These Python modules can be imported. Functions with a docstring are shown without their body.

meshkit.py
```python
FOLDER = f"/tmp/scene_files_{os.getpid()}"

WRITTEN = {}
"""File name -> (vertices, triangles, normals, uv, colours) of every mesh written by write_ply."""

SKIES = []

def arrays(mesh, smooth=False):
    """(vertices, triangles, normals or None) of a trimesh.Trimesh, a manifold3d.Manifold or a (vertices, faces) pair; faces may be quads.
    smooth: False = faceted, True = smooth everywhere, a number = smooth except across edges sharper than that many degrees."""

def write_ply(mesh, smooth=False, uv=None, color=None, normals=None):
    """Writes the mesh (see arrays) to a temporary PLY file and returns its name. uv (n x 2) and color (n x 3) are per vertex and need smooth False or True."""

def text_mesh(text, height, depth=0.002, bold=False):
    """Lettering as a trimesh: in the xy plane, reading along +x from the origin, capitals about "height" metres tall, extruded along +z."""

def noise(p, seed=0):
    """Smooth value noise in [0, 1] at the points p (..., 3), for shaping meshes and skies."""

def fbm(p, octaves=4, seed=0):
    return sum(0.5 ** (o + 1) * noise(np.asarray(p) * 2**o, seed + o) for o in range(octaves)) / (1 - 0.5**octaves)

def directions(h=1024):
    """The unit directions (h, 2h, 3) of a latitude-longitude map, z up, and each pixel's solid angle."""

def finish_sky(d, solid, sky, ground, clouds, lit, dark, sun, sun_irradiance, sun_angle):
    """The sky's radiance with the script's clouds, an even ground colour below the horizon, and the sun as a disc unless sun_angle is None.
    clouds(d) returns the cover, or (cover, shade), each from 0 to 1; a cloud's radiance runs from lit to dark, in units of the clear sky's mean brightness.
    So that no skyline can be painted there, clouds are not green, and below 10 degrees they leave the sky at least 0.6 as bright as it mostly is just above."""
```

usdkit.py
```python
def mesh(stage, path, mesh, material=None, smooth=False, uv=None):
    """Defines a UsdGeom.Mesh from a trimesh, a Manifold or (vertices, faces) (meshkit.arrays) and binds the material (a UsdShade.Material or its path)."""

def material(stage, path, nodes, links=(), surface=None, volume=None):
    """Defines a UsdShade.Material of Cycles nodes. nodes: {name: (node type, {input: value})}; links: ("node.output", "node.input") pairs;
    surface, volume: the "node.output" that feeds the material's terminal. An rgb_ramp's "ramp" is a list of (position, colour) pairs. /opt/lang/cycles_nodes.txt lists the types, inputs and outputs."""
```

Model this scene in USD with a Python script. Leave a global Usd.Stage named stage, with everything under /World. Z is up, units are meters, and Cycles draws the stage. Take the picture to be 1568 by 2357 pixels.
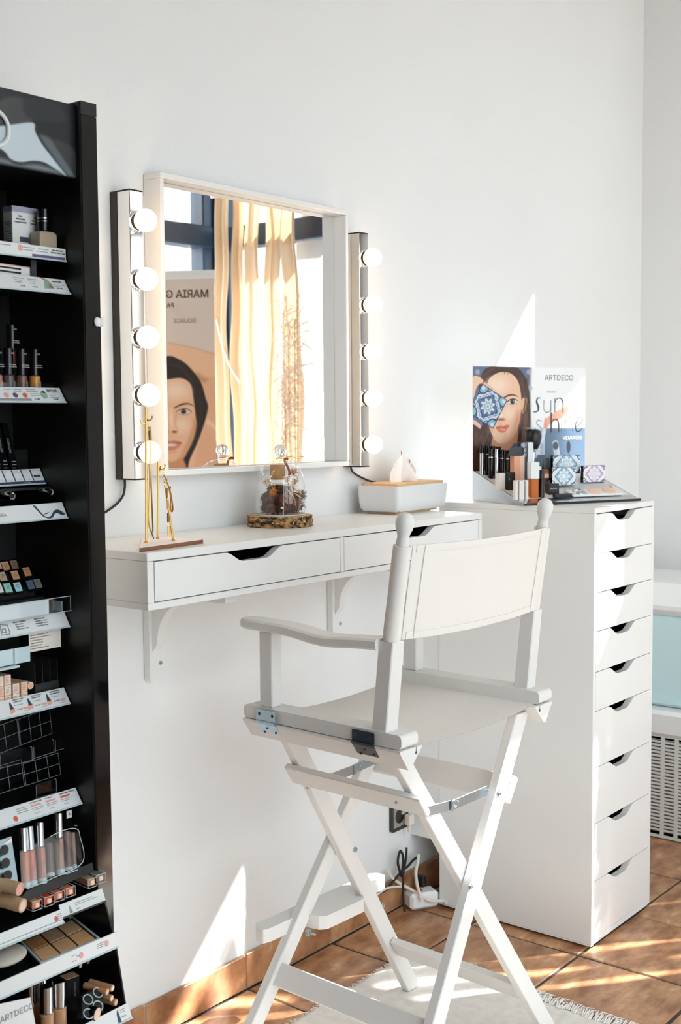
import math, random
import numpy as np, trimesh, usdkit, meshkit
from shapely.geometry import Polygon, Point, box as sbox
from shapely.ops import unary_union
from pxr import Usd, UsdGeom, UsdLux, UsdShade, Gf, Sdf, Vt
PI = math.pi
stage = Usd.Stage.CreateInMemory()
UsdGeom.SetStageUpAxis(stage, 'Z'); UsdGeom.SetStageMetersPerUnit(stage, 1.0)
UsdGeom.Xform.Define(stage, '/World'); UsdGeom.Scope.Define(stage, '/World/Looks')
V = lambda *a: np.array(a, float)

# ---------------------------------------------------------------- camera, sky, sun, exposure
CAM = V(-1.5817, -2.0057, 1.3884); YAW, PITCH, ROLL, FPX = np.radians(51.6653), np.radians(-4.3227), np.radians(-.4080), 2835.13
fw = V(np.sin(YAW)*np.cos(PITCH), np.cos(YAW)*np.cos(PITCH), np.sin(PITCH))
r0 = V(np.cos(YAW), -np.sin(YAW), 0); u0 = np.cross(r0, fw)
rt = np.cos(ROLL)*r0+np.sin(ROLL)*u0; up = -np.sin(ROLL)*r0+np.cos(ROLL)*u0
EXPOSURE = -1.29
cam = UsdGeom.Camera.Define(stage, '/World/camera')
cam.AddTransformOp().Set(Gf.Matrix4d(*rt, 0, *up, 0, *(-fw), 0, *CAM, 1))
cam.CreateHorizontalApertureAttr(36.0); cam.CreateVerticalApertureAttr(36.0*2357/1568)
cam.CreateFocalLengthAttr(FPX/1568*36); cam.CreateFStopAttr(9.0); cam.CreateFocusDistanceAttr(2.72)
cam.CreateExposureAttr(EXPOSURE); cam.CreateClippingRangeAttr(Gf.Vec2f(.05, 200))
SUN_IN = V(-1.22, 1.0, -1.293); SUN_IN /= np.linalg.norm(SUN_IN)      # the way the sunlight travels
sun = UsdLux.DistantLight.Define(stage, '/World/sun')
sun.CreateIntensityAttr(215000.0); sun.CreateAngleAttr(.6); sun.CreateColorAttr(Gf.Vec3f(1, .99, .97))
zx = -SUN_IN; xx = np.cross(V(0, 0, 1), zx); xx /= np.linalg.norm(xx); yx = np.cross(zx, xx)
sun.AddTransformOp().Set(Gf.Matrix4d(*xx, 0, *yx, 0, *zx, 0, 0, 0, 5, 1))
sky = UsdLux.DomeLight.Define(stage, '/World/sky')
sky.CreateIntensityAttr(2.8); sky.CreateColorAttr(Gf.Vec3f(.835, .94, 1.0))

def at(px, py, ax, val):                       # the point of the place seen at a pixel of the 1568 x 2357 frame, on a plane of the room
    d = fw+(px-784)/FPX*rt-(py-1178.5)/FPX*up; i = 'xyz'.index(ax); return CAM+(val-CAM[i])/d[i]*d
def on(px, py, P, n):
    d = fw+(px-784)/FPX*rt-(py-1178.5)/FPX*up; return CAM+((np.asarray(P)-CAM)@n)/(d@n)*d

# ---------------------------------------------------------------- materials
def lin(c): c = np.asarray(c, float)/255; return tuple(np.where(c <= .04045, c/12.92, ((c+.055)/1.055)**2.4))
L_ = '/World/Looks/'; MATS = {}
def mat(name, rgb, rough=.45, metal=0, **k):
    MATS[name] = usdkit.material(stage, L_+name, {'p': ('principled_bsdf', dict(base_color=lin(rgb), roughness=rough, metallic=metal, **k))}, surface='p.BSDF'); return MATS[name]
def noisy(name, a, b, scale=8, rough=.6, bump=0, stretch=(1, 1, 1), detail=5, c=None, rnd=0, dist=.002, pos=(.3, .7), space='object', **k):
    n = {'t': ('texture_coordinate', {}), 'm': ('mapping', {'scale': stretch}), 'n': ('noise_texture', {'scale': scale, 'detail': detail, 'roughness': .6}),
         'r': ('rgb_ramp', {'ramp': [(pos[0], lin(a)), (pos[1], lin(b))]+([(min(1, pos[1]+.12), lin(c))] if c else [])}), 'p': ('principled_bsdf', {'roughness': rough, **k})}
    l = [('t.'+space, 'm.vector'), ('m.vector', 'n.vector'), ('n.fac', 'r.fac')]
    if rnd:
        n['o'] = ('object_info', {}); n['mr'] = ('map_range', {'from_min': 0, 'from_max': 1, 'to_min': 1-rnd, 'to_max': 1+rnd}); n['h'] = ('hsv', {'saturation': 1})
        n['mv'] = ('vector_math', {'math_type': 'add'}); n['cx'] = ('combine_xyz', {}); n['mu'] = ('math', {'math_type': 'multiply', 'value2': 40.})
        l += [('o.random', 'mr.value'), ('mr.result', 'h.value'), ('r.color', 'h.color'), ('h.color', 'p.base_color'), ('o.random', 'mu.value1'), ('mu.value', 'cx.x'), ('mu.value', 'cx.z')]
        l = [x for x in l if x != ('m.vector', 'n.vector')]+[('m.vector', 'mv.vector1'), ('cx.vector', 'mv.vector2'), ('mv.vector', 'n.vector')]
    else: l += [('r.color', 'p.base_color')]
    if bump:
        n['b'] = ('bump', {'strength': bump, 'distance': dist}); l += [('n.fac', 'b.height'), ('b.normal', 'p.normal')]
    MATS[name] = usdkit.material(stage, L_+name, n, l, surface='p.BSDF'); return MATS[name]
def glassy(name, tint=(1, 1, 1), ior=1.45, rough=.0, base=0.0):      # thin clear sheet: reflects by fresnel on the faces towards the ray, lets the light straight through
    MATS[name] = usdkit.material(stage, L_+name, {'t': ('transparent_bsdf', {'color': tint}), 'g': ('glossy_bsdf', {'roughness': rough, 'color': (1, 1, 1)}), 'f': ('fresnel', {'IOR': ior}), 'b': ('geometry', {}),
        'i': ('math', {'math_type': 'subtract', 'value1': 1.0}), 'mu': ('math', {'math_type': 'multiply'}), 'a': ('math', {'math_type': 'add', 'value2': base, 'use_clamp': True}), 'x': ('mix_closure', {})},
        [('b.backfacing', 'i.value2'), ('i.value', 'mu.value1'), ('f.fac', 'mu.value2'), ('mu.value', 'a.value1'), ('a.value', 'x.fac'), ('t.BSDF', 'x.closure1'), ('g.BSDF', 'x.closure2')], surface='x.closure')
def printed(name, rough=.35):
    MATS[name] = usdkit.material(stage, L_+name, {'a': ('attribute', {'attribute': 'Col'}), 'p': ('principled_bsdf', {'roughness': rough})}, [('a.color', 'p.base_color')], surface='p.BSDF')
def emit(name, rgb, s):
    MATS[name] = usdkit.material(stage, L_+name, {'p': ('principled_bsdf', {'base_color': (.9, .9, .9), 'roughness': .3, 'emission_color': lin(rgb), 'emission_strength': s})}, surface='p.BSDF')

noisy('wall', (235, 235, 234), (237, 237, 236), 90, .75, .05, dist=.001); mat('wall_warm', (190, 140, 104), .8)
mat('ceiling', (236, 236, 234), .8)
mat('white', (236, 235, 232), .38); mat('white_board', (237, 236, 233), .33); mat('white_gloss', (238, 238, 236), .18)
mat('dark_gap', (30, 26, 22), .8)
noisy('chair_paint', (229, 226, 222), (232, 229, 225), 160, .42, .04, dist=.0004)
noisy('canvas', (232, 226, 219), (238, 232, 226), 350, .85, .3, stretch=(1, 1, 3), dist=.0006)
noisy('tile', (148, 98, 64), (202, 152, 110), 11, .32, .25, (1, 2.0, 1), 9, c=(230, 194, 158), rnd=.12, dist=.002, pos=(.36, .62))
noisy('grout', (62, 52, 46), (84, 74, 66), 30, .9, .3)
noisy('grout_top', (196, 188, 178), (214, 208, 200), 30, .9, .2)
mat('black', (14, 14, 15), .42); mat('black_gloss', (8, 9, 12), .07); mat('black_satin', (22, 22, 24), .3); mat('charcoal', (46, 47, 50), .45)
mat('lamp_black', (38, 32, 28), .5)
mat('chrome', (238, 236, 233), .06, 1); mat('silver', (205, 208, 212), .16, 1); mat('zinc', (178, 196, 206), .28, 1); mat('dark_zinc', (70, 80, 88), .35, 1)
mat('gold', (206, 158, 80), .22, 1); mat('dark_brass', (120, 92, 50), .35, 1)
mat('mirror', (250, 250, 250), .0, 1)
noisy('walnut', (112, 70, 44), (150, 98, 64), 20, .5, .1, (1, 12, 12)); noisy('pale_wood', (214, 168, 120), (230, 190, 144), 14, .5, .1, (1, 10, 10)); noisy('cork', (150, 104, 58), (186, 138, 84), 60, .85, .4)
noisy('bark', (36, 24, 15), (196, 152, 98), 55, .9, 1.0, (1, 1, 2.2), 6, dist=.004, pos=(.42, .62)); noisy('slice_face', (196, 156, 108), (222, 186, 140), 12, .8, .1)
glassy('pane', (.98, .99, 1.0)); glassy('acrylic', (.95, .97, .98), 1.49, .03, .03); glassy('bell_glass', (.985, .988, .985), 1.6, .0, .022)
mat('clear_edge', (196, 214, 218), .2); mat('rack_edge', (120, 132, 136), .25); mat('crystal', (255, 255, 255), .0, 0, transmission_weight=1.0, ior=1.45)
emit('bulb', (255, 224, 190), 26.0)
mat('paper', (238, 238, 236), .6); mat('rail_white', (232, 234, 234), .25); mat('rail_warm', (232, 224, 214), .3)
mat('ink', (58, 56, 58), .6); mat('ink_grey', (150, 150, 152), .6); mat('ink_white', (226, 226, 226), .5); mat('ink_navy', (52, 62, 88), .5); mat('ink_red', (214, 96, 84), .5); mat('ink_pink', (236, 168, 160), .5); mat('ink_purple', (96, 84, 128), .5); mat('ink_orange', (228, 104, 64), .5); mat('ink_green', (150, 182, 160), .5); mat('lilac', (172, 168, 190), .5); mat('ink_brown', (98, 70, 56), .6)
printed('print'); printed('print_matt', .6); printed('tile_print', .2)
noisy('rug', (226, 219, 209), (240, 234, 226), 40, .95, .8, dist=.004)
mat('fringe', (238, 232, 224), .9); mat('tissue', (250, 240, 236), .8, subsurface_weight=0.0); mat('porcelain', (234, 234, 233), .2)
mat('blue_frame', (34, 58, 82), .4); mat('socket', (58, 54, 50), .4); mat('socket_grey', (150, 146, 140), .4); mat('cable_black', (28, 26, 25), .5); mat('cable_white', (232, 222, 208), .5); mat('red_switch', (190, 60, 40), .3)
mat('teal', (206, 232, 235), .25); mat('pale_teal', (222, 238, 238), .3); mat('perf', (222, 220, 216), .45); mat('slot', (150, 132, 118), .7)
MATS['curtain'] = usdkit.material(stage, L_+'curtain', {'d': ('diffuse_bsdf', {'color': lin((242, 226, 202))}), 't': ('translucent_bsdf', {'color': lin((240, 214, 178))}), 'm': ('mix_closure', {'fac': .34}), 'c': ('transparent_bsdf', {}), 'x': ('mix_closure', {'fac': .24})},
    [('d.BSDF', 'm.closure1'), ('t.BSDF', 'm.closure2'), ('m.closure', 'x.closure1'), ('c.BSDF', 'x.closure2')], surface='x.closure')
MATS['blind'] = usdkit.material(stage, L_+'blind', {'d': ('diffuse_bsdf', {'color': (.85, .85, .85)}), 't': ('translucent_bsdf', {'color': (.8, .8, .8)}), 'm': ('mix_closure', {'fac': .5})}, [('d.BSDF', 'm.closure1'), ('t.BSDF', 'm.closure2')], surface='m.closure')
MATS['petal'] = usdkit.material(stage, L_+'petal', {'d': ('diffuse_bsdf', {'color': lin((244, 228, 210))}), 't': ('translucent_bsdf', {'color': lin((248, 232, 214))}), 'm': ('mix_closure', {'fac': .4})}, [('d.BSDF', 'm.closure1'), ('t.BSDF', 'm.closure2')], surface='m.closure')
mat('street', (150, 148, 146), .9); mat('house', (226, 222, 214), .9); mat('house_grey', (142, 152, 160), .9); mat('roof', (120, 92, 80), .9); mat('door_blue', (150, 176, 190), .5); mat('door_pink', (190, 150, 140), .6)
mat('sponge', (214, 204, 188), .9)

# ---------------------------------------------------------------- mesh helpers
cat = trimesh.util.concatenate
def hull(p): return trimesh.convex.convex_hull(np.asarray(p, float))
def cbox(x0, x1, y0, y1, z0, z1, b=.001):
    lo, hi = np.minimum([x0, y0, z0], [x1, y1, z1]), np.maximum([x0, y0, z0], [x1, y1, z1])
    if b <= 0: m = trimesh.creation.box(hi-lo); m.apply_translation((lo+hi)/2); return m
    b = min(b, *((hi-lo)*.45)); P = []
    for s in np.ndindex(2, 2, 2):
        c = np.where(s, hi, lo); ins = np.where(s, -1, 1)*b
        for k in range(3):
            q = c+ins; q[k] = c[k]; P.append(q)
    return hull(P)
def obox(c, ax, h, b=.001):
    m = cbox(-h[0], h[0], -h[1], h[1], -h[2], h[2], b); M = np.eye(4); M[:3, :3] = np.array(ax).T; M[:3, 3] = c; m.apply_transform(M); return m
def unit(v): v = np.asarray(v, float); return v/np.linalg.norm(v)
def bar(p, q, w, t, side, b=.001):                # a straight bar from p to q: width w along side, thickness t across
    p, q = np.asarray(p, float), np.asarray(q, float); d = unit(q-p); s = unit(np.asarray(side, float)-d*(np.asarray(side, float)@d)); n = np.cross(d, s)
    return obox((p+q)/2, [d, s, n], [np.linalg.norm(q-p)/2, w/2, t/2], b)
def spline(pts, n=8, closed=False):
    P = np.asarray(pts, float); k = len(P); out = []
    g = (lambda i: P[i % k]) if closed else (lambda i: P[min(max(i, 0), k-1)])
    for i in range(k if closed else k-1):
        a, b, c, d = g(i-1), g(i), g(i+1), g(i+2)
        for t in np.arange(n)/n: out.append(.5*(2*b+(c-a)*t+(2*a-5*b+4*c-d)*t*t+(3*b-3*c+d-a)*t**3))
    if not closed: out.append(P[-1])
    return np.array(out)
def tube(pts, r, n=8, closed=False):
    P = np.asarray(pts, float); m = len(P); R = np.broadcast_to(np.asarray(r, float), (m,))
    T = np.roll(P, -1, 0)-np.roll(P, 1, 0)
    if not closed: T[0] = P[1]-P[0]; T[-1] = P[-1]-P[-2]
    T /= np.maximum(np.linalg.norm(T, axis=1, keepdims=True), 1e-12)
    u = np.cross(T[0], V(0, 0, 1) if abs(T[0][2]) < .9 else V(1, 0, 0)); u /= np.linalg.norm(u); vs = []
    a = np.arange(n)/n*2*PI
    for i in range(m):
        u = u-T[i]*(u@T[i]); u /= np.linalg.norm(u); w = np.cross(T[i], u)
        vs.append(P[i]+R[i]*(np.cos(a)[:, None]*u+np.sin(a)[:, None]*w))
    vs = np.vstack(vs); f = []
    for i in range(m if closed else m-1):
        j = (i+1) % m
        for k in range(n): f.append([i*n+k, i*n+(k+1) % n, j*n+(k+1) % n, j*n+k])
    f = np.array(f); F = np.vstack([f[:, [0, 1, 2]], f[:, [0, 2, 3]]])
    if not closed:
        vs = np.vstack([vs, P[0], P[-1]]); c0, c1 = len(vs)-2, len(vs)-1; k = np.arange(n); k1 = (k+1) % n
        F = np.vstack([F, np.stack([np.full(n, c0), k1, k], 1), np.stack([np.full(n, c1), (m-1)*n+k, (m-1)*n+k1], 1)])
    return trimesh.Trimesh(vs, F, process=False)
def lathe(prof, n=32, o=(0, 0, 0), axis=(0, 0, 1)):
    P = np.asarray(prof, float); m = len(P); a = np.arange(n)/n*2*PI
    vs = np.stack([P[:, 0][:, None]*np.cos(a), P[:, 0][:, None]*np.sin(a), np.repeat(P[:, 1][:, None], n, 1)], -1).reshape(-1, 3); f = []
    for i in range(m-1):
        for k in range(n): f.append([i*n+k, i*n+(k+1) % n, (i+1)*n+(k+1) % n, (i+1)*n+k])
    f = np.array(f); t = trimesh.Trimesh(vs, np.vstack([f[:, [0, 1, 2]], f[:, [0, 2, 3]]]), process=True)
    z = unit(axis)
    if abs(z[2]-1) > 1e-6: t.apply_transform(trimesh.geometry.align_vectors([0, 0, 1], z))
    t.apply_translation(o); return t
def cyl(p, q, r, n=16, b=0):
    p, q = np.asarray(p, float), np.asarray(q, float); h = np.linalg.norm(q-p); b = b or min(r, h)*.12
    return lathe([(0, 0), (r-b, 0), (r, b), (r, h-b), (r-b, h), (0, h)], n, p, q-p)
def sph(c, r, s=2): m = trimesh.creation.icosphere(s, 1.0); m.apply_scale(r); m.apply_translation(c); return m
def ext(poly, d): return cat([trimesh.creation.extrude_polygon(g, d, engine='earcut') for g in getattr(poly, 'geoms', [poly])])
def place(m, o, ux, uy, un=None):                # a mesh drawn in xy(z) laid onto the plane o + x ux + y uy
    m = m.copy(); ux, uy = unit(ux), unit(uy); M = np.eye(4); M[:3, :3] = np.array([ux, uy, np.cross(ux, uy) if un is None else un]).T; M[:3, 3] = o; m.apply_transform(M); return m
def rbox2(x0, x1, y0, y1, r): return sbox(x0+r, y0+r, x1-r, y1-r).buffer(r, 4)
def grid(fn, nu, nv):
    u, v = np.meshgrid(np.linspace(0, 1, nu), np.linspace(0, 1, nv)); p = fn(u, v).reshape(-1, 3); i = np.arange((nv-1)*nu).reshape(nv-1, nu)[:, :-1].ravel()
    return trimesh.Trimesh(p, np.vstack([np.stack([i, i+1, i+nu+1], 1), np.stack([i, i+nu+1, i+nu], 1)]), process=False)
def thick(fn, nu, nv, t):                          # a cloth sheet with two sides
    a = grid(fn, nu, nv); n = a.vertex_normals; b = trimesh.Trimesh(a.vertices-n*t, a.faces[:, ::-1], process=False); k = len(a.vertices)
    e = list(range(nu))+[i*nu+nu-1 for i in range(1, nv)]+[nv*nu-1-i for i in range(1, nu)]+[i*nu for i in range(nv-2, 0, -1)]; e = np.array(e); g = np.roll(e, -1)
    return trimesh.Trimesh(np.vstack([a.vertices, b.vertices]), np.vstack([a.faces, b.faces+k, np.stack([e, e+k, g], 1), np.stack([g, e+k, g+k], 1)]), process=False)
def rotz(m, a, c=(0, 0, 0)): m = m.copy(); m.apply_transform(trimesh.transformations.rotation_matrix(a, [0, 0, 1], c)); return m

used = set()
def numbered(path):
    p, k = path, 0
    while p in used: k += 1; p = f'{path}_{k:03d}'
    used.add(p); return p
def tag(prim, label=None, cat_=None, group=None, kind=None):
    for k, v in (('label', label), ('category', cat_), ('group', group), ('kind', kind)):
        if v: prim.SetCustomDataByKey(k, v)
class Thing:
    def __init__(s, name, label=None, cat_=None, loc=(0, 0, 0), rz=0, group=None, kind=None):
        s.path = numbered('/World/'+name); s.x = UsdGeom.Xform.Define(stage, s.path); s.x.AddTranslateOp().Set(Gf.Vec3d(*map(float, loc)))
        if rz: s.x.AddRotateZOp().Set(math.degrees(rz))
        tag(s.x.GetPrim(), label, cat_, group, kind); s.M = trimesh.transformations.rotation_matrix(rz, [0, 0, 1]); s.M[:3, 3] = loc; s.I = np.linalg.inv(s.M)
    def add(s, name, mesh, m, parent=None, world=True, smooth=35, label=None, kind=None, col=None):
        p = numbered((parent or s.path)+'/'+name)
        if isinstance(mesh, list): mesh = cat(mesh)
        if world: mesh = mesh.copy(); mesh.apply_transform(s.I)
        g = usdkit.mesh(stage, p, mesh, MATS[m], smooth=False if col is not None else smooth)
        if col is not None: UsdGeom.PrimvarsAPI(g).CreatePrimvar('Col', Sdf.ValueTypeNames.Color3fArray, 'vertex').Set(Vt.Vec3fArray.FromNumpy(np.asarray(col, np.float32)))
        tag(g.GetPrim(), label, kind=kind); return p
    def loc(s, *q): return (s.M@np.append(np.asarray(q, float), 1))[:3]
def struct(name, mesh, m, smooth=35):
    p = numbered('/World/'+name); g = usdkit.mesh(stage, p, cat(mesh) if isinstance(mesh, list) else mesh, MATS[m], smooth=smooth); tag(g.GetPrim(), kind='structure'); return p
def text(t, h, o, ux, uy, d=.0003, bold=False, align=0, lift=.0002):
    m = meshkit.text_mesh(t, h, d, bold); w = m.bounds[1][0]; m.apply_translation([-w*align, 0, lift]); return place(m, o, ux, uy)

class Paint:                                      # flat print: a fine grid whose vertices carry the colours of drawn shapes
    def __init__(s, w, h, nx, ny, bg): s.w, s.h, s.nx, s.ny = w, h, nx, ny; s.X, s.Y = np.meshgrid(np.linspace(0, w, nx), np.linspace(0, h, ny)); s.C = np.zeros((ny, nx, 3))+np.array(bg, float)
    def mix(s, m, c): m = np.clip(m, 0, 1)[..., None]; s.C = s.C*(1-m)+np.array(c, float)*m
    def sd(s, pts):
        pts = np.asarray(pts, float); d = np.full(s.X.shape, 1e9); ins = np.zeros(s.X.shape, bool)
        for a, b in zip(pts, np.roll(pts, -1, 0)):
            e = b-a; t = np.clip(((s.X-a[0])*e[0]+(s.Y-a[1])*e[1])/max(e@e, 1e-12), 0, 1); d = np.minimum(d, np.hypot(s.X-a[0]-t*e[0], s.Y-a[1]-t*e[1]))
            c = (a[1] > s.Y) != (b[1] > s.Y); ins ^= c & (s.X < (b[0]-a[0])*(s.Y-a[1])/(b[1]-a[1]+1e-12)+a[0])
        return np.where(ins, -d, d)
    def poly(s, pts, c, soft=2, smooth=True, a=1): s.mix(np.clip(.5-s.sd(spline(pts, 5, True) if smooth else pts)/soft, 0, 1)*a, c)
    def ell(s, cx, cy, rx, ry, c, soft=.2, rot=0, a=1):
        x, y = s.X-cx, s.Y-cy; x, y = x*np.cos(rot)+y*np.sin(rot), -x*np.sin(rot)+y*np.cos(rot); q = np.hypot(x/rx, y/ry); s.mix(np.clip((1-q)/soft+.5, 0, 1)*a, c)
    def line(s, pts, w, c, a=1, soft=1.5, smooth=True):
        P = spline(pts, 6) if smooth and len(pts) > 2 else np.asarray(pts, float); d = np.full(s.X.shape, 1e9); W = np.interp(np.linspace(0, 1, len(P)), np.linspace(0, 1, len(np.atleast_1d(w))), np.atleast_1d(w))
        for i in range(len(P)-1):
            e = P[i+1]-P[i]; t = np.clip(((s.X-P[i][0])*e[0]+(s.Y-P[i][1])*e[1])/max(e@e, 1e-12), 0, 1); d = np.minimum(d, np.hypot(s.X-P[i][0]-t*e[0], s.Y-P[i][1]-t*e[1])-(W[i]+(W[i+1]-W[i])*t)/2)
        s.mix(np.clip(.5-d/soft, 0, 1)*a, c)
    def mesh(s, o, ux, uy, W, H):                 # x to the right along ux (W metres), picture y downwards along -uy (H metres)
        P = np.asarray(o)+(s.X/s.w*W)[..., None]*np.asarray(ux)+((1-s.Y/s.h)*H)[..., None]*np.asarray(uy); P = P.reshape(-1, 3); i = np.arange((s.ny-1)*s.nx).reshape(s.ny-1, s.nx)[:, :-1].ravel(); n = s.nx
        c = np.clip(s.C, 0, 255)/255; c = np.where(c <= .04045, c/12.92, ((c+.055)/1.055)**2.4)
        return trimesh.Trimesh(P, np.vstack([np.stack([i+n, i+n+1, i+1], 1), np.stack([i+n, i+1, i], 1)]), process=False), c.reshape(-1, 3)

# ---------------------------------------------------------------- the room
XW, YF, ZC, XL = 2.78, -2.2, 3.1, -4.2
rng = np.random.default_rng(4)
struct('wall_back', cbox(XL-.2, XW+.2, 0, .2, -.05, ZC, 0), 'wall')
struct('wall_left', cbox(XL-.2, XL, YF-.2, 0, -.05, ZC, 0), 'wall_warm')
struct('ceiling', cbox(XL-.2, XW+.2, YF-.2, .2, ZC, ZC+.1, 0), 'ceiling')
# floor of square clay tiles with dark joints
fl = Thing('floor', kind='structure')
fl.add('grout', cbox(XL, XW, YF, 0, -.05, -.003, 0), 'grout')
PT = .33
def clay(x0, x1, y0, y1, z0, z1, seed):
    g = np.random.default_rng(seed); j = lambda: g.uniform(-.0018, .0018)
    q = [(x0+j(), y0+j()), ((x0+x1)/2, y0+j()), (x1+j(), y0+j()), (x1+j(), (y0+y1)/2), (x1+j(), y1+j()), ((x0+x1)/2, y1+j()), (x0+j(), y1+j()), (x0+j(), (y0+y1)/2)]
    c = np.mean(q, 0); top = [(c+(np.array(p)-c)*.985).tolist()+[z1] for p in q]; return hull([(*p, z0) for p in q]+[(*p, z1-.0025) for p in q]+top)
k = 0
for ix in range(-17, 6):
    for iy in range(-6, 2):
        x0, x1 = 1.22+ix*PT, 1.22+(ix+1)*PT; y0, y1 = -.565+iy*PT, -.565+(iy+1)*PT
        x0, x1, y0, y1 = max(x0, XL), min(x1, XW), max(y0, YF), min(y1, -.012)
        if x1-x0 > .04 and y1-y0 > .03: fl.add('tile', clay(x0+.0042, x1-.0042, y0+.0042, y1-.0042, -.02, 0, k), 'tile', smooth=False); k += 1
sk = Thing('baseboard_back', kind='structure')
sk.add('mortar', cbox(XL, XW, -.009, 0, 0, .086, 0), 'grout_top')
for ix in range(-14, 9):
    x0, x1 = max(.226+ix*PT, XL), min(.226+(ix+1)*PT, XW)
    if x1-x0 > .03: sk.add('tile', cbox(x0+.0016, x1-.0016, -.0125+rng.uniform(-.001, .001), -.002, .002, .087+rng.uniform(-.0015, .0015), .0016), 'tile', smooth=False)
def rects(wall, holes): return wall.difference(unary_union(holes))
# right wall (x = XW) with two lights below the transom bar and two above it
def wall_x(poly, t=.22): return place(ext(poly, t), (XW, 0, 0), (0, 1, 0), (0, 0, 1))
ZB0, ZB1, ZT = 2.20, 2.30, 2.745
HR = [sbox(-2.14, .12, -1.475, ZB0+.02), sbox(-2.14, ZB0, -.648, ZT)]
struct('wall_right', wall_x(rects(sbox(YF-.2, -.05, .2, ZC), HR), .10), 'wall')
HF = [sbox(1.74, .12, 2.66, ZT), sbox(-1.10, .12, 1.33, ZT)]
struct('wall_front', place(ext(rects(sbox(XL-.2, -.05, XW+.1, ZC), HF), .10), (0, YF, 0), (1, 0, 0), (0, 0, 1)), 'wall')
w1 = Thing('window_1', kind='structure')
w1.add('frame', [cbox(XW-.02, XW+.06, -2.2, -2.13, .12, ZT+.02), cbox(XW-.02, XW+.06, -1.485, -1.44, .12, ZB0), cbox(XW-.02, XW+.06, -.648, -.60, ZB0, ZT+.02), cbox(XW-.02, XW+.06, -2.14, -1.44, .08, .14), cbox(XW-.02, XW+.06, -2.14, -.648, ZT, ZT+.05)], 'blue_frame')
w1.add('transom_bar', cbox(XW-.035, XW+.06, -2.2, -.62, ZB0, ZB1, .006), 'blue_frame')
w1.add('transom_panel', cbox(XW+.0, XW+.03, -1.69, -1.25, ZB1, ZT, .002), 'white_board')
w1.add('pane', cbox(XW+.02, XW+.024, -2.13, -1.48, .14, ZB0, 0), 'pane')
w1.add('pane', cbox(XW+.02, XW+.024, -2.13, -1.69, ZB1, ZT, 0), 'pane'); w1.add('pane', cbox(XW+.02, XW+.024, -1.25, -.65, ZB1, ZT, 0), 'pane')
w2 = Thing('window_2', kind='structure')
w2.add('frame', [cbox(2.635, 2.70, YF-.06, YF+.03, .12, ZT+.02, .006), cbox(2.70, XW, YF-.06, YF+.05, .0, ZC-.2, .006), cbox(2.04, 2.10, YF-.06, YF+.02, .12, ZT+.02), cbox(1.70, 1.77, YF-.06, YF+.02, .12, ZT+.02), cbox(1.72, 2.68, YF-.06, YF+.02, .08, .14), cbox(1.72, 2.68, YF-.06, YF+.02, ZT, ZT+.05)], 'blue_frame')
w2.add('transom_bar', cbox(1.72, 2.78, YF-.06, YF+.035, ZB0, ZB1, .006), 'blue_frame')
for a, b in ((1.77, 2.04), (2.1, 2.64)): w2.add('pane', cbox(a, b, YF-.03, YF-.026, .14, ZB0, 0), 'pane'); w2.add('pane', cbox(a, b, YF-.03, YF-.026, ZB1, ZT, 0), 'pane')
w3 = Thing('window_3', kind='structure')
w3.add('frame', [cbox(a, a+.06, YF-.06, YF+.02, .12, ZT) for a in (-1.13, .085, 1.30)]+[cbox(-1.10, 1.33, YF-.06, YF+.02, z, z+.06) for z in (.08, 2.69)], 'blue_frame')
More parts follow.
